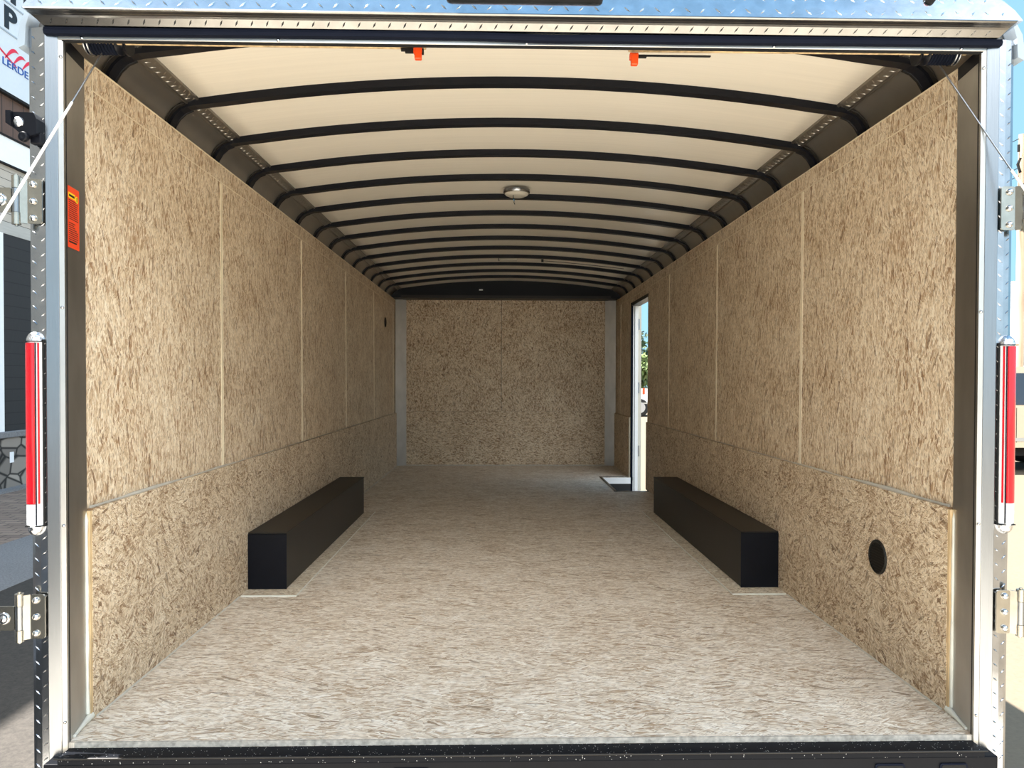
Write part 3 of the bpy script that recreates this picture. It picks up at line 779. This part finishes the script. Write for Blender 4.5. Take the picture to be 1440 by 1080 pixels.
# ------------------------------------------------------------------ tail lights
def tail_light(sgn, side):
    t = thing('tail_light', 'tall red and clear tail light strip on the %s corner post' % side, 'tail light', (sgn * 1.223, 1.89, 0.53), 'tail lights on the corner posts')
    cx_ = sgn * 1.2235; r = 0.0185
    body = [(cx_ + r * math.cos(a), 1.893 - 0.017 * math.sin(a)) for a in [PI * i / 12 for i in range(13)]]
    MB().prism(body, 'z', 0.548, 1.012, True).build('lamp_body', 'white', t)
    ln = [(cx_ - sgn * 0.0015 * 0 + (-0.0085 if sgn < 0 else -0.0085) * 0 + (r * 0.86) * math.cos(a) * (1), 1.8925 - 0.021 * math.sin(a)) for a in [PI * i / 12 for i in range(13)]]
    # the red lens covers the outer two thirds; a clear rib and a dark groove run on the inner side
    def seg(a0, a1, rr, n_=7):
        pts = [(cx_ + rr * math.cos(a0 + (a1 - a0) * i / n_), 1.8935 - rr * math.sin(a0 + (a1 - a0) * i / n_)) for i in range(n_ + 1)]
        pts += [(cx_ + (rr - 0.004) * math.cos(a1 + (a0 - a1) * i / n_), 1.8935 - (rr - 0.004) * math.sin(a1 + (a0 - a1) * i / n_)) for i in range(n_ + 1)]
        return pts
    fl_ = (lambda a: a) if sgn > 0 else (lambda a: PI - a)
    MB().prism(seg(fl_(PI * 0.18), fl_(PI * 0.64), 0.0215), 'z', 0.608, 1.006, True).build('red_lens', 'red', t)
    MB().prism(seg(fl_(PI * 0.73), fl_(PI * 0.80), 0.0208), 'z', 0.608, 1.006).build('red_rib', 'red', t)
    MB().prism(seg(fl_(PI * 0.65), fl_(PI * 0.69), 0.0205), 'z', 0.555, 1.006).build('dark_groove', 'rubber', t)
    MB().prism(seg(fl_(PI * 0.18), fl_(PI * 0.64), 0.0210), 'z', 0.556, 0.606, True).build('clear_lens', 'clear', t)
    MB().box(cx_ - 0.0185, cx_ + 0.0185, 1.877, 1.896, 0.551, 0.5535).build('dark_band', 'gap', t)
    MB().box(cx_ - 0.0185, cx_ + 0.0185, 1.874, 1.896, 1.0085, 1.0105).build('dark_band', 'gap', t)
    for z0, d in ((1.011, 1), (0.5505, -1)):
        mb = MB(); rings = []
        for i in range(7):
            a = i / 6 * PI / 2
            rings.append([(cx_ + 0.0205 * math.cos(a) * math.cos(q), 1.894 - 0.019 * math.cos(a) * math.sin(q), z0 + d * 0.024 * math.sin(a)) for q in [PI * j / 14 for j in range(15)]])
        vs = [v for g in rings for v in g]
        mb.add(vs, [(i * 15 + j, i * 15 + j + 1, (i + 1) * 15 + j + 1, (i + 1) * 15 + j) for i in range(6) for j in range(14)], True)
        mb.build('end_cap', 'chrome', t)
    mb = MB().box(cx_ - sgn * 0.022, cx_ - sgn * 0.0195, 1.889, 1.8955, 0.55, 1.015).build('gasket', 'gap', t)
tail_light(-1, 'left'); tail_light(1, 'right')

# ------------------------------------------------------------------ hinges
def hinge(post_, sgn, zc, label, mat='zinc'):
    z0, z1 = zc - 0.055, zc + 0.055
    t = MB().prism([(sgn * p[0], p[1]) for p in rounded(1.199, 1.236, z0, z1, 0.007)], 'y', 1.883, 1.888).build('hinge', mat, post_)
    t['label'] = label
    for dz in (-0.041, 0.0, 0.041):
        MB().lathe([(0.0085, 0), (0.0085, 0.002), (0.0072, 0.0055), (0.004, 0.0075), (0.001, 0.008)], (sgn * 1.2195, 1.883, zc + dz), (0, -1, 0), 16).build('bolt', 'bolt', t)
    MB().prism([(sgn * 1.234, 1.883), (sgn * 1.246, 1.872), (sgn * 1.249, 1.875), (sgn * 1.238, 1.888)], 'z', z0, z1).build('knuckle_web', mat, t)
    xb = sgn * 1.255
    for za, zb_, r_, m_ in ((z0 - 0.004, zc - 0.030, 0.0105, mat), (zc + 0.030, z1 + 0.005, 0.0105, mat), (zc - 0.029, zc + 0.029, 0.0095, 'alu')):
        MB().tube([(xb, 1.874, za), (xb, 1.874, zb_)], r_, 14).build('barrel', m_, t)
    MB().tube([(xb, 1.874, z0 - 0.008), (xb, 1.874, z1 + 0.009)], 0.004, 10).build('pin', mat, t)
    MB().prism([(sgn * p[0], p[1]) for p in rounded(1.2645, 1.3245, zc - 0.030, zc + 0.030, 0.004)], 'y', 1.869, 1.873).build('strap', mat, t)
    MB().lathe([(0.015, 0), (0.015, 0.002), (0.011, 0.004), (0.009, 0.0025), (0.007, 0.005), (0.001, 0.006)], (sgn * 1.290, 1.869, zc), (0, -1, 0), 20).build('rivet', 'bolt', t)
hinge(post_l, -1, 1.354, 'bright three bolt hinge high on the post')
hinge(post_l, -1, 0.327, 'bright three bolt hinge low on the post')
hinge(post_r, 1, 1.356, 'three bolt hinge high on the post')
hinge(post_r, 1, 0.328, 'brass toned three bolt hinge low on the post')
o = MB().box(-1.345, -1.3125, 1.861, 1.868, 0.235, 1.35).build('edge_bar', 'alu')
tag(o, 'narrow upright aluminium edge bar joining the two left hinges', 'edge bar')

# ------------------------------------------------------------------ work light on the left post
t = thing('work_light', 'small black work light with clear lens high on the left corner post', 'work light', (-1.235, 1.88, 1.53))
MB().prism([(-1.266, 1.566), (-1.205, 1.564), (-1.199, 1.550), (-1.199, 1.512), (-1.228, 1.505), (-1.262, 1.535)], 'y', 1.862, 1.896).build('housing', 'black', t, 0.003, 2)
MB().prism([(-1.266, 1.566), (-1.254, 1.566), (-1.254, 1.528), (-1.266, 1.536)], 'y', 1.852, 1.864).build('hood', 'black', t)
MB().lathe([(0.013, 0), (0.011, 0.004), (0.006, 0.006), (0.001, 0.007)], (-1.241, 1.861, 1.541), (0.1, -1, 0), 18).build('lens', 'chrome', t)
MB().lathe([(0.012, 0), (0.012, 0.008), (0.009, 0.011), (0.004, 0.009), (0.001, 0.009)], (-1.226, 1.862, 1.504), (0, -1, 0), 16).build('knob', 'black', t)
MB().box(-1.222, -1.196, 1.874, 1.893, 1.493, 1.520).build('mount', 'black', t, 0.002)

# ------------------------------------------------------------------ torsion springs, cables, tags
def spring(sgn, side):
    t = thing('torsion_spring', 'black coiled torsion spring on its rod behind the %s of the header' % side, 'torsion spring', (sgn * 1.1, 1.985, 1.79), 'torsion springs behind the header')
    rod = MB().tube([(sgn * 1.16, 1.975, 1.789), (sgn * 0.265, 1.975, 1.787)], 0.0095, 10).build('rod', 'osb_edge', t)
    rod['label'] = 'thin rod with pale wooden tone'
    # spring coil
    pts = []; turns = 9
    for i in range(turns * 12 + 1):
        a = 2 * PI * i / 12
        pts.append((sgn * (1.145 - 0.075 * i / (turns * 12)), 1.995 + 0.026 * math.cos(a), 1.792 + 0.026 * math.sin(a)))
    MB().tube(pts, 0.0040, 6).build('coil', 'rubber', t)
    MB().tube([(sgn * 1.15, 1.995, 1.792), (sgn * 1.065, 1.995, 1.792)], 0.022, 14).build('coil_core', 'gap', t)
    MB().lathe([(0.029, 0), (0.029, 0.006), (0.014, 0.008), (0.014, 0.02), (0.030, 0.022), (0.030, 0.028)], (sgn * 1.066, 1.995, 1.790), (-sgn, 0, 0), 20).build('drum', 'black', t)
    for dx in (1.135, 1.144):
        MB().lathe([(0.032, 0), (0.032, 0.003), (0.025, 0.003)], (sgn * dx, 1.995, 1.792), (-sgn, 0, 0), 20).build('collar', 'alu', t)
    MB().tube([(sgn * 1.02, 1.985, 1.800), (sgn * 1.0, 1.99, 1.797), (sgn * 0.985, 1.99, 1.805)], 0.009, 8).build('clamp', 'black', t)
    return t
spring(-1, 'left'); spring(1, 'right')
def cable(sgn, p0, d, k0, k1, side):
    t = thing('door_cable', 'steel cable with a pale sleeve slanting down from the %s torsion spring' % side, 'cable', p0, 'door cables')
    P0 = Vector(p0); D = Vector(d)
    MB().tube([P0, P0 + D * k0], 0.0022, 8).build('cable_wire', 'steel_wire', t)
    MB().tube([P0 + D * (k0 - 0.02), P0 + D * k1], 0.0034, 8).build('cable_sleeve', 'white_sleeve', t)
cable(-1, (-1.102, 1.98, 1.758), ((-1.2 + 1.102), (1.729 - 1.98), (1.274 - 1.757)), 0.34, 1.25, 'left')
cable(1, (1.095, 1.98, 1.752), ((1.2 - 1.095), (1.842 - 1.98) , (1.434 - 1.752)), 1.0, 1.7, 'right')
for sgn, x in ((-1, -0.284), (1, 0.278)):
    t = thing('orange_tag', 'orange plastic tag with black lever on the %s spring rod' % ('left' if sgn < 0 else 'right'), 'tag', (x, 1.97, 1.77), 'orange tags on the spring rods')
    z = 1.768 if sgn < 0 else 1.760
    MB().box(x - 0.009, x + 0.009, 1.957, 1.972, z - 0.022, z + 0.008).build('tag_body', 'orange', t, 0.002)
    MB().box(x - 0.012, x + 0.010, 1.960, 1.975, z - 0.006, z + 0.010).build('tag_collar', 'orange', t, 0.001)
    mb = MB()
    if sgn < 0:
        mb.box(x - 0.034, x - 0.012, 1.963, 1.973, z - 0.003, z + 0.007); mb.box(x - 0.045, x - 0.034, 1.963, 1.973, z + 0.002, z + 0.007); mb.box(x + 0.009, x + 0.014, 1.963, 1.973, z - 0.006, z + 0.007)
    else:
        mb.box(x + 0.010, x + 0.032, 1.963, 1.973, z, z + 0.006); mb.box(x + 0.032, x + 0.20, 1.963, 1.970, z + 0.003, z + 0.006)
    mb.build('lever', 'gap', t)

# ------------------------------------------------------------------ warning sticker on the left jamb
t = thing('warning_sticker', 'orange warning sticker with yellow heading and small print on the left jamb', 'sticker', (-1.168, 1.96, 1.25))
def PJ(u, v, h):   # u along y from 1.93, follows the slanted jamb face
    f = (u - 1.915) / (Y0 - 0.002 - 1.915)
    return (-(1.157 + 0.019 * f) + 0.0006 + h, u, v)
def jrect(mb, u0, u1, v0, v1, h):
    vs = [PJ(u0, v0, h), PJ(u1, v0, h), PJ(u1, v1, h), PJ(u0, v1, h), PJ(u0, v0, h - 0.0004), PJ(u1, v0, h - 0.0004), PJ(u1, v1, h - 0.0004), PJ(u0, v1, h - 0.0004)]
    mb.add(vs, [(0, 1, 2, 3), (4, 7, 6, 5), (0, 4, 5, 1), (1, 5, 6, 2), (2, 6, 7, 3), (3, 7, 4, 0)])
mb = MB(); jrect(mb, 1.921, 1.992, 1.250, 1.405, 0.0004); mb.build('sticker_sheet', 'sticker', t)
mb = MB(); jrect(mb, 1.923, 1.965, 1.375, 1.389, 0.0009); mb.build('yellow_band', 'yellow', t)
mb = MB()
vs = [PJ(1.976 + 0.009 * math.cos(a), 1.379 + 0.009 * math.sin(a), 0.0009) for a in [2 * PI * i / 18 for i in range(18)]]
vs += [PJ(1.976 + 0.009 * math.cos(a), 1.379 + 0.009 * math.sin(a), 0.0004) for a in [2 * PI * i / 18 for i in range(18)]]
mb.add(vs, [list(range(18)), [i + 18 for i in range(18)][::-1]] + [(i, (i + 1) % 18, (i + 1) % 18 + 18, i + 18) for i in range(18)])
mb.build('yellow_disc', 'yellow', t)
mb = MB(); jrect(mb, 1.974, 1.978, 1.3735, 1.3845, 0.0013)
jrect(mb, 1.926, 1.960, 1.379, 1.384, 0.0013)
zz = 1.369
while zz > 1.262:
    if not (1.316 < zz < 1.322): jrect(mb, 1.926, 1.985 - 0.012 * random.random() - (0.018 if 1.30 < zz < 1.316 else 0), zz, zz + 0.0018, 0.0009)
    zz -= 0.0052
jrect(mb, 1.926, 1.975, 1.263, 1.267, 0.0009)
mb.build('print', 'ink', t)

# ------------------------------------------------------------------ building on the left
BX = -6.5
def siding(name, c1, c2, axis, period, gap=0.03, rough=0.7, grain=(1, 1, 1)):
    m, n, l, b = newmat(name); b.inputs['Roughness'].default_value = rough
    t = n.new('ShaderNodeTexCoord'); s = n.new('ShaderNodeSeparateXYZ'); l.new(t.outputs['Object'], s.inputs[0])
    d = n.new('ShaderNodeMath'); d.operation = 'DIVIDE'; l.new(s.outputs[axis], d.inputs[0]); d.inputs[1].default_value = period
    fr = n.new('ShaderNodeMath'); fr.operation = 'FRACT'; l.new(d.outputs[0], fr.inputs[0])
    lt2 = n.new('ShaderNodeMath'); lt2.operation = 'LESS_THAN'; l.new(fr.outputs[0], lt2.inputs[0]); lt2.inputs[1].default_value = gap
    mp = n.new('ShaderNodeMapping'); mp.inputs['Scale'].default_value = grain; l.new(t.outputs['Object'], mp.inputs[0])
    no = n.new('ShaderNodeTexNoise'); no.inputs['Scale'].default_value = 8; no.inputs['Detail'].default_value = 5; l.new(mp.outputs[0], no.inputs['Vector'])
    a = n.new('ShaderNodeMix'); a.data_type = 'RGBA'; l.new(no.outputs['Fac'], a.inputs['Factor']); a.inputs['A'].default_value = c1; a.inputs['B'].default_value = c2
    c = n.new('ShaderNodeMix'); c.data_type = 'RGBA'; l.new(lt2.outputs[0], c.inputs['Factor']); l.new(a.outputs['Result'], c.inputs['A']); c.inputs['B'].default_value = S(18, 17, 16)
    l.new(c.outputs['Result'], b.inputs['Base Color'])
    return m
M['wood_siding'] = siding('brown board siding', S(104, 80, 68), S(78, 60, 52), 1, 0.22, 0.06, grain=(1, 6, 0.4))
M['louvre'] = siding('charcoal slats', S(42, 40, 40), S(32, 31, 32), 2, 0.156, 0.07, grain=(1, 4, 1))
M['taupe'] = siding('taupe boards', S(190, 182, 170), S(172, 165, 155), 2, 0.11, 0.06)
M['grey_board'] = plain('weathered grey board', S(176, 174, 168), 0.7, noise=0.1, nscale=8, stretch=(1, 0.3, 6))
m, n, l, b = newmat('grey field stone')
b.inputs['Roughness'].default_value = 0.85
tcn = n.new('ShaderNodeTexCoord'); mp = n.new('ShaderNodeMapping'); mp.inputs['Scale'].default_value = (1, 3.6, 5.5); l.new(tcn.outputs['Object'], mp.inputs[0])
vo = n.new('ShaderNodeTexVoronoi'); vo.feature = 'DISTANCE_TO_EDGE'; vo.inputs['Scale'].default_value = 1.0; l.new(mp.outputs[0], vo.inputs['Vector'])
v2 = n.new('ShaderNodeTexVoronoi'); v2.inputs['Scale'].default_value = 1.0; l.new(mp.outputs[0], v2.inputs['Vector'])
rr_ = n.new('ShaderNodeValToRGB'); rr_.color_ramp.elements[0].position = 0.02; rr_.color_ramp.elements[1].position = 0.09
rr_.color_ramp.elements[0].color = (0.08, 0.08, 0.08, 1); rr_.color_ramp.elements[1].color = (1, 1, 1, 1)
l.new(vo.outputs['Distance'], rr_.inputs[0])
sc2 = n.new('ShaderNodeSeparateColor'); l.new(v2.outputs['Color'], sc2.inputs[0])
rp = n.new('ShaderNodeValToRGB'); rp.color_ramp.elements[0].color = S(112, 106, 100); rp.color_ramp.elements[1].color = S(160, 152, 142); l.new(sc2.outputs[0], rp.inputs[0])
mm2 = n.new('ShaderNodeMix'); mm2.data_type = 'RGBA'; mm2.blend_type = 'MULTIPLY'; mm2.inputs['Factor'].default_value = 1
l.new(rp.outputs[0], mm2.inputs['A']); l.new(rr_.outputs[0], mm2.inputs['B']); l.new(mm2.outputs['Result'], b.inputs['Base Color'])
M['stone'] = m
M['sign_white'] = plain('white sign face', S(206, 214, 222), 0.4, noise=0.02)
M['blue_text'] = plain('blue lettering', S(34, 82, 160), 0.5)
M['red_text'] = plain('red emblem', S(214, 28, 62), 0.5)
M['black_text'] = plain('black lettering', S(22, 22, 26), 0.5)

t = thing('building', 'shop building with stone base, charcoal slats, white fascia and brown boards', 'building', (BX - 2, 9, GZ))
MB().box(BX - 4, BX - 0.06, -12, 22, GZ, 10.0).build('wall', 'taupe', t)  # unseen height and rearward reach shaped for the shadow and post reflections
MB().box(BX - 0.06, BX, 6, 16, 4.05, 4.62).build('wood_siding', 'wood_siding', t)
MB().box(BX - 0.06, BX + 0.02, 6, 16, 3.72, 4.06).build('fascia', 'white', t)
fb = MB(); fb.box(BX - 0.06, BX + 0.03, 6, 16, 3.70, 3.722); fb.box(BX - 0.06, BX + 0.035, 6, 16, 4.06, 4.085); fb.build('fascia_trim', 'gap', t)
MB().box(BX - 0.06, BX - 0.01, 6, 16, 2.97, 3.70).build('upper_boards', 'taupe', t)
MB().box(BX - 0.06, BX + 0.005, 6, 16, 2.81, 2.965).build('lintel_board', 'grey_board', t)
MB().box(BX - 0.06, BX, 9.915, 12.4, 0.235, 2.81).build('slat_panel', 'louvre', t)
MB().box(BX - 0.06, BX + 0.01, 9.70, 9.90, 0.235, 2.81).build('corner_board', 'white', t)
MB().box(BX - 0.06, BX, 6, 9.70, 0.235, 2.81).build('slat_panel', 'louvre', t)
MB().box(BX - 0.06, BX + 0.05, 6, 16, 0.15, 0.235).build('stone_ledge', 'apron', t, 0.01)
MB().box(BX - 0.06, BX + 0.02, 6, 16, GZ, 0.15).build('stone_base', 'stone', t)
MB().box(BX + 0.02, BX + 0.024, 9.98, 10.06, -0.18, -0.04).build('outlet_plate', 'white', t)

t = thing('shop_sign', 'white shop sign with black capitals, red strokes and blue lettering', 'sign', (BX, 10.2, 4.6))
sx = BX + 0.05
MB().box(BX - 0.0, sx, 6.5, 14, 4.635, 7.2).build('sign_board', 'sign_white', t)
MB().box(BX, sx + 0.012, 6.5, 14, 4.60, 4.635).build('sign_edge', 'gap', t)
def text(body, y, z, size, mat, name, sx_=1.0, bold=0.0):
    cu = bpy.data.curves.new(name, 'FONT'); cu.body = body; cu.size = size; cu.extrude = 0.004; cu.offset = bold
    tmp = bpy.data.objects.new('tmp', cu); COL.objects.link(tmp)
    dg = bpy.context.evaluated_depsgraph_get(); dg.update()
    me = bpy.data.meshes.new_from_object(tmp.evaluated_get(dg))
    bpy.data.objects.remove(tmp)
    me.materials.clear(); me.materials.append(M[mat])
    # glyph x -> +Y, glyph y -> +Z, thickness -> +X
    for v in me.vertices:
        a, b_, c = v.co; v.co = (sx + 0.004 + c, y + a * sx_, z + b_)
    o = bpy.data.objects.new(name, me); COL.objects.link(o); o.parent = t
    o.matrix_parent_inverse = Matrix.Translation(-t.location)
    return o
text('LERDE', 9.835, 4.965, 0.135, 'blue_text', 'small_lettering', 1.42)
text('P', 9.875, 5.47, 0.38, 'black_text', 'large_letter', 1.32, 0.014)
mb = MB(); mb.box(sx, sx + 0.008, 10.02, 10.12, 5.83, 6.12); mb.box(sx, sx + 0.008, 10.29, 10.39, 5.94, 6.12); mb.build('upper_letter_strokes', 'black_text', t)
mb = MB()
for z in (5.40, 5.785): mb.box(sx, sx + 0.01, 6.6, 13.9, z, z + 0.018)
mb.build('frame_line', 'grey_line', t)
def stroke(pts, wd):
    mb = MB(); n_ = len(pts); lo, up = [], []
    for i, (y, z) in enumerate(pts):
        q = wd * math.sin(PI * (0.08 + 0.92 * i / (n_ - 1))) if i < n_ - 1 else wd * 0.05
        lo.append((y, z - q)); up.append((y, z + q))
    mb.prism(lo + up[::-1], 'x', sx, sx + 0.006)
    return mb
for oy, oz, s_ in ((9.90, 5.06, 1.0), (10.06, 5.04, 0.95), (10.25, 5.05, 0.9)):
    pts = [(oy + 0.27 * s_ * u, oz + 0.17 * s_ * math.sin(u * PI * 0.62)) for u in [i / 12 for i in range(13)]]
    stroke(pts, 0.028 * s_).build('red_stroke', 'red_text', t)
mb = MB(); mb.prism([(9.70, 5.16), (10.12, 5.015), (10.14, 5.03), (9.70, 5.185)], 'x', sx, sx + 0.006); mb.build('red_stroke', 'red_text', t)

# ------------------------------------------------------------------ vehicles
def paint(name, col): 
    M[name] = plain(name, col, 0.25, 0.0, noise=0.02, Coat_Weight=0.6)
paint('beige_paint', S(206, 190, 164)); paint('white_paint', S(240, 242, 244))
M['glass'] = plain('tinted glass', S(36, 48, 66), 0.06, Specular_IOR_Level=0.8)
M['tire'] = plain('black tyre', S(28, 28, 30), 0.75)
M['wheel'] = plain('alloy wheel', (0.6, 0.6, 0.62, 1), 0.3, 1.0)
def side_vehicle(name, label, cat, x0, y0, length, paint_, suv=True, wid=1.85, flip=False):
    """side faces -Y; nose towards -X unless flipped"""
    t = thing(name, label, cat, (x0 + length / 2, y0 + wid / 2, GZ))
    def X(u): return x0 + (length * (1 - u) if flip else length * u)
    g = GZ
    bodyp = [(0.0, 0.45), (0.0, 0.78), (0.03, 0.92), (0.22, 1.03), (0.98, 1.08), (1.0, 0.9), (1.0, 0.48), (0.97, 0.42), (0.02, 0.42)]
    if not suv: bodyp = [(0.0, 0.5), (0.0, 0.85), (0.03, 0.98), (0.2, 1.08), (0.99, 1.12), (1.0, 0.9), (1.0, 0.52), (0.97, 0.46), (0.02, 0.46)]
    MB().prism([(X(u), g + z) for u, z in bodyp], 'y', y0, y0 + wid).build('body', paint_, t, 0.05, 3)
    cab = [(0.20, 1.02), (0.33, 1.62), (0.38, 1.68), (0.90, 1.68), (0.99, 1.06)] if suv else [(0.20, 1.06), (0.30, 1.72), (0.34, 1.78), (0.58, 1.78), (0.62, 1.08)]
    MB().prism([(X(u), g + z) for u, z in cab], 'y', y0 + 0.1, y0 + wid - 0.1).build('cabin', paint_, t, 0.04, 3)
    wins = [[(0.24, 1.08), (0.345, 1.56), (0.50, 1.58), (0.50, 1.08)], [(0.515, 1.08), (0.515, 1.58), (0.70, 1.58), (0.71, 1.08)], [(0.725, 1.1), (0.72, 1.58), (0.87, 1.57), (0.945, 1.1)]]
    if not suv: wins = [[(0.235, 1.12), (0.315, 1.66), (0.43, 1.68), (0.43, 1.12)], [(0.44, 1.12), (0.44, 1.68), (0.56, 1.68), (0.585, 1.12)]]
    for w_ in wins:
        for yy in (y0 + 0.09, y0 + wid - 0.096):
            MB().prism([(X(u), g + z) for u, z in w_], 'y', yy, yy + 0.006).build('window', 'glass', t)
    for u in (0.505, 0.715)[: 2 if suv else 1]:
        MB().box(X(u) - 0.004, X(u) + 0.004, y0 - 0.003, y0 + 0.002, g + 0.5, g + 1.04).build('door_seam', 'gap', t)
        MB().box(X(u - 0.03) - 0.08, X(u - 0.03) + 0.08, y0 - 0.02, y0 + 0.002, g + 0.93, g + 0.965).build('door_handle', 'black', t)
    MB().box(x0 + 0.3, x0 + length - 0.3, y0 - 0.012, y0 + 0.002, g + 0.52, g + 0.57).build('side_moulding', 'grey_board', t)
    MB().box(x0 + 0.1, x0 + length - 0.1, y0 + 0.15, y0 + wid - 0.15, g + 0.28, g + 0.5).build('chassis', 'gap', t)
    for u in (0.17, 0.80):
        for yy in (y0 - 0.01, y0 + wid - 0.22):
            wh = MB().lathe([(0.2, -0.0), (0.34, 0.0), (0.37, 0.03), (0.37, 0.20), (0.34, 0.23), (0.2, 0.23)], (X(u), yy, g + 0.372), (0, 1, 0), 28).build('wheel', 'tire', t)
            MB().lathe([(0.22, 0), (0.2, 0.02), (0.07, 0.03), (0.05, -0.0)], (X(u), yy - 0.012, g + 0.372), (0, 1, 0), 20).build('wheel_rim', 'wheel', wh)
    MB().box(X(0.0) - 0.02, X(0.0) + 0.06, y0 + 0.1, y0 + 0.4, g + 0.72, g + 0.86).build('headlight', 'clear', t)
    MB().box(X(1.0) - 0.05, X(1.0) + 0.02, y0 + 0.02, y0 + 0.22, g + 0.8, g + 1.0).build('tail_lamp', 'red', t)
    return t
side_vehicle('parked_suv', 'beige parked four wheel drive car beyond the right corner post', 'car', 5.6, 11.5, 4.7, 'beige_paint')
v = side_vehicle('pickup_truck', 'white truck parked far off, seen through the side door', 'truck', 1.25, 30, 5.4, 'white_paint', suv=False)
MB().box(5.68, 5.76, 29.96, 30.0, 0.38, 0.62).build('marker', 'orange', v)

# white trailer with stripes behind the beige car, and the utility pole
t = thing('parked_trailer', 'white box trailer with dark blue and red stripes behind the beige car', 'trailer', (18, 24, GZ))
MB().box(15.18, 21, 22, 24.4, 1.35, 3.9).build('box', 'white', t, 0.03)
MB().box(15.1, 21.05, 21.96, 24.45, 1.2, 1.35).build('lower_rail', 'white', t)
for x0, w_, c_ in ((15.30, 0.05, 'blue_text'), (15.42, 0.05, 'blue_text'), (15.52, 0.03, 'black_text')):
    MB().box(x0, x0 + w_, 21.985, 22, 1.4, 3.4).build('stripe', c_, t)
MB().box(15.50, 15.56, 21.98, 22, 3.0, 3.88).build('red_stripe', 'red_text', t)
for x in (17, 18.2):
    MB().lathe([(0.2, 0), (0.36, 0.02), (0.36, 0.2), (0.2, 0.22)], (x, 22.0, GZ + 0.36), (0, 1, 0), 24).build('wheel', 'tire', t)
MB().box(15.2, 20.9, 22.2, 24.2, GZ + 0.36, 1.2).build('chassis', 'gap', t)

t = thing('utility_pole', 'tall pale utility pole with crossarm and wires beyond the right post', 'utility pole', (12.56, 18, GZ))
M['pole_wood'] = plain('pale sunlit pole wood', S(206, 178, 148), 0.8, noise=0.2, nscale=4, stretch=(1, 1, 0.3))
MB().tube([(12.56, 18, GZ), (12.57, 18, 6.9)], [0.10, 0.075], 14).build('pole', 'pole_wood', t)
MB().box(12.52, 14.2, 17.93, 18.03, 6.37, 6.43).build('crossarm', 'pole_wood', t)
MB().tube([(12.42, 17.9, 6.45), (12.42, 17.9, 6.62)], 0.03, 8).build('insulator', 'gap', t)
MB().tube([(12.47, 17.9, 5.95), (12.40, 17.9, 6.15), (12.47, 17.9, 6.3)], 0.03, 8).build('bracket', 'gap', t)
for z0 in (6.65, 5.95, 5.75):
    MB().tube([(11.5 + 0.3 * i, 18 + 1.0 * i * 0, z0 - 0.35 + 0.15 * i) for i in range(12)], 0.010, 6).build('wire', 'gap', t)

# ------------------------------------------------------------------ trees seen through the side door
M['leaf_dark'] = plain('dark green leaves', S(44, 66, 34), 0.6, noise=0.4, nscale=2)
M['leaf_light'] = plain('yellow green leaves', S(84, 100, 48), 0.6, noise=0.3, nscale=2)
M['bark'] = plain('tree bark', S(90, 74, 60), 0.9, noise=0.2)
def tree(x, y, h, r, mat, label, n_=2600, cat='tree'):
    t = thing('tree', label, cat, (x, y, GZ))
    MB().tube([(x, y, GZ), (x + 0.1, y, GZ + h * 0.4), (x, y, GZ + h * 0.7)], [0.25, 0.18, 0.08], 10).build('trunk', 'bark', t)
    mb = MB()
    blobs = [(random.gauss(0, r * 0.45), random.gauss(0, r * 0.4), h * (0.25 + 0.65 * random.random())) for _ in range(14)]
    for _ in range(n_):
        bx_, by_, bz = random.choice(blobs)
        d = Vector((random.gauss(0, 1), random.gauss(0, 1), random.gauss(0, 1))).normalized() * (r * 0.42 * random.random() ** 0.4)
        c = Vector((x + bx_, y + by_, GZ + min(h, bz))) + d
        s_ = 0.14 + 0.12 * random.random()
        u = Vector((random.gauss(0, 1), random.gauss(0, 1), random.gauss(0, 1))).normalized(); w_ = u.orthogonal().normalized()
        mb.add([c - u * s_, c + w_ * s_ * 0.6, c + u * s_, c - w_ * s_ * 0.6], [(0, 1, 2, 3)])
    mb.build('crown', mat, t)
    return t
tree(10.6, 60, 5.6, 2.4, 'leaf_dark', 'dark green tree seen through the side door, behind the lighter bush')
tree(9.6, 54, 3.4, 1.5, 'leaf_light', 'yellow green bush seen through the side door above the white truck', 1800)
tree(6.0, 64, 5.8, 2.6, 'leaf_dark', 'dark green tree hidden mostly behind the open side door jamb')
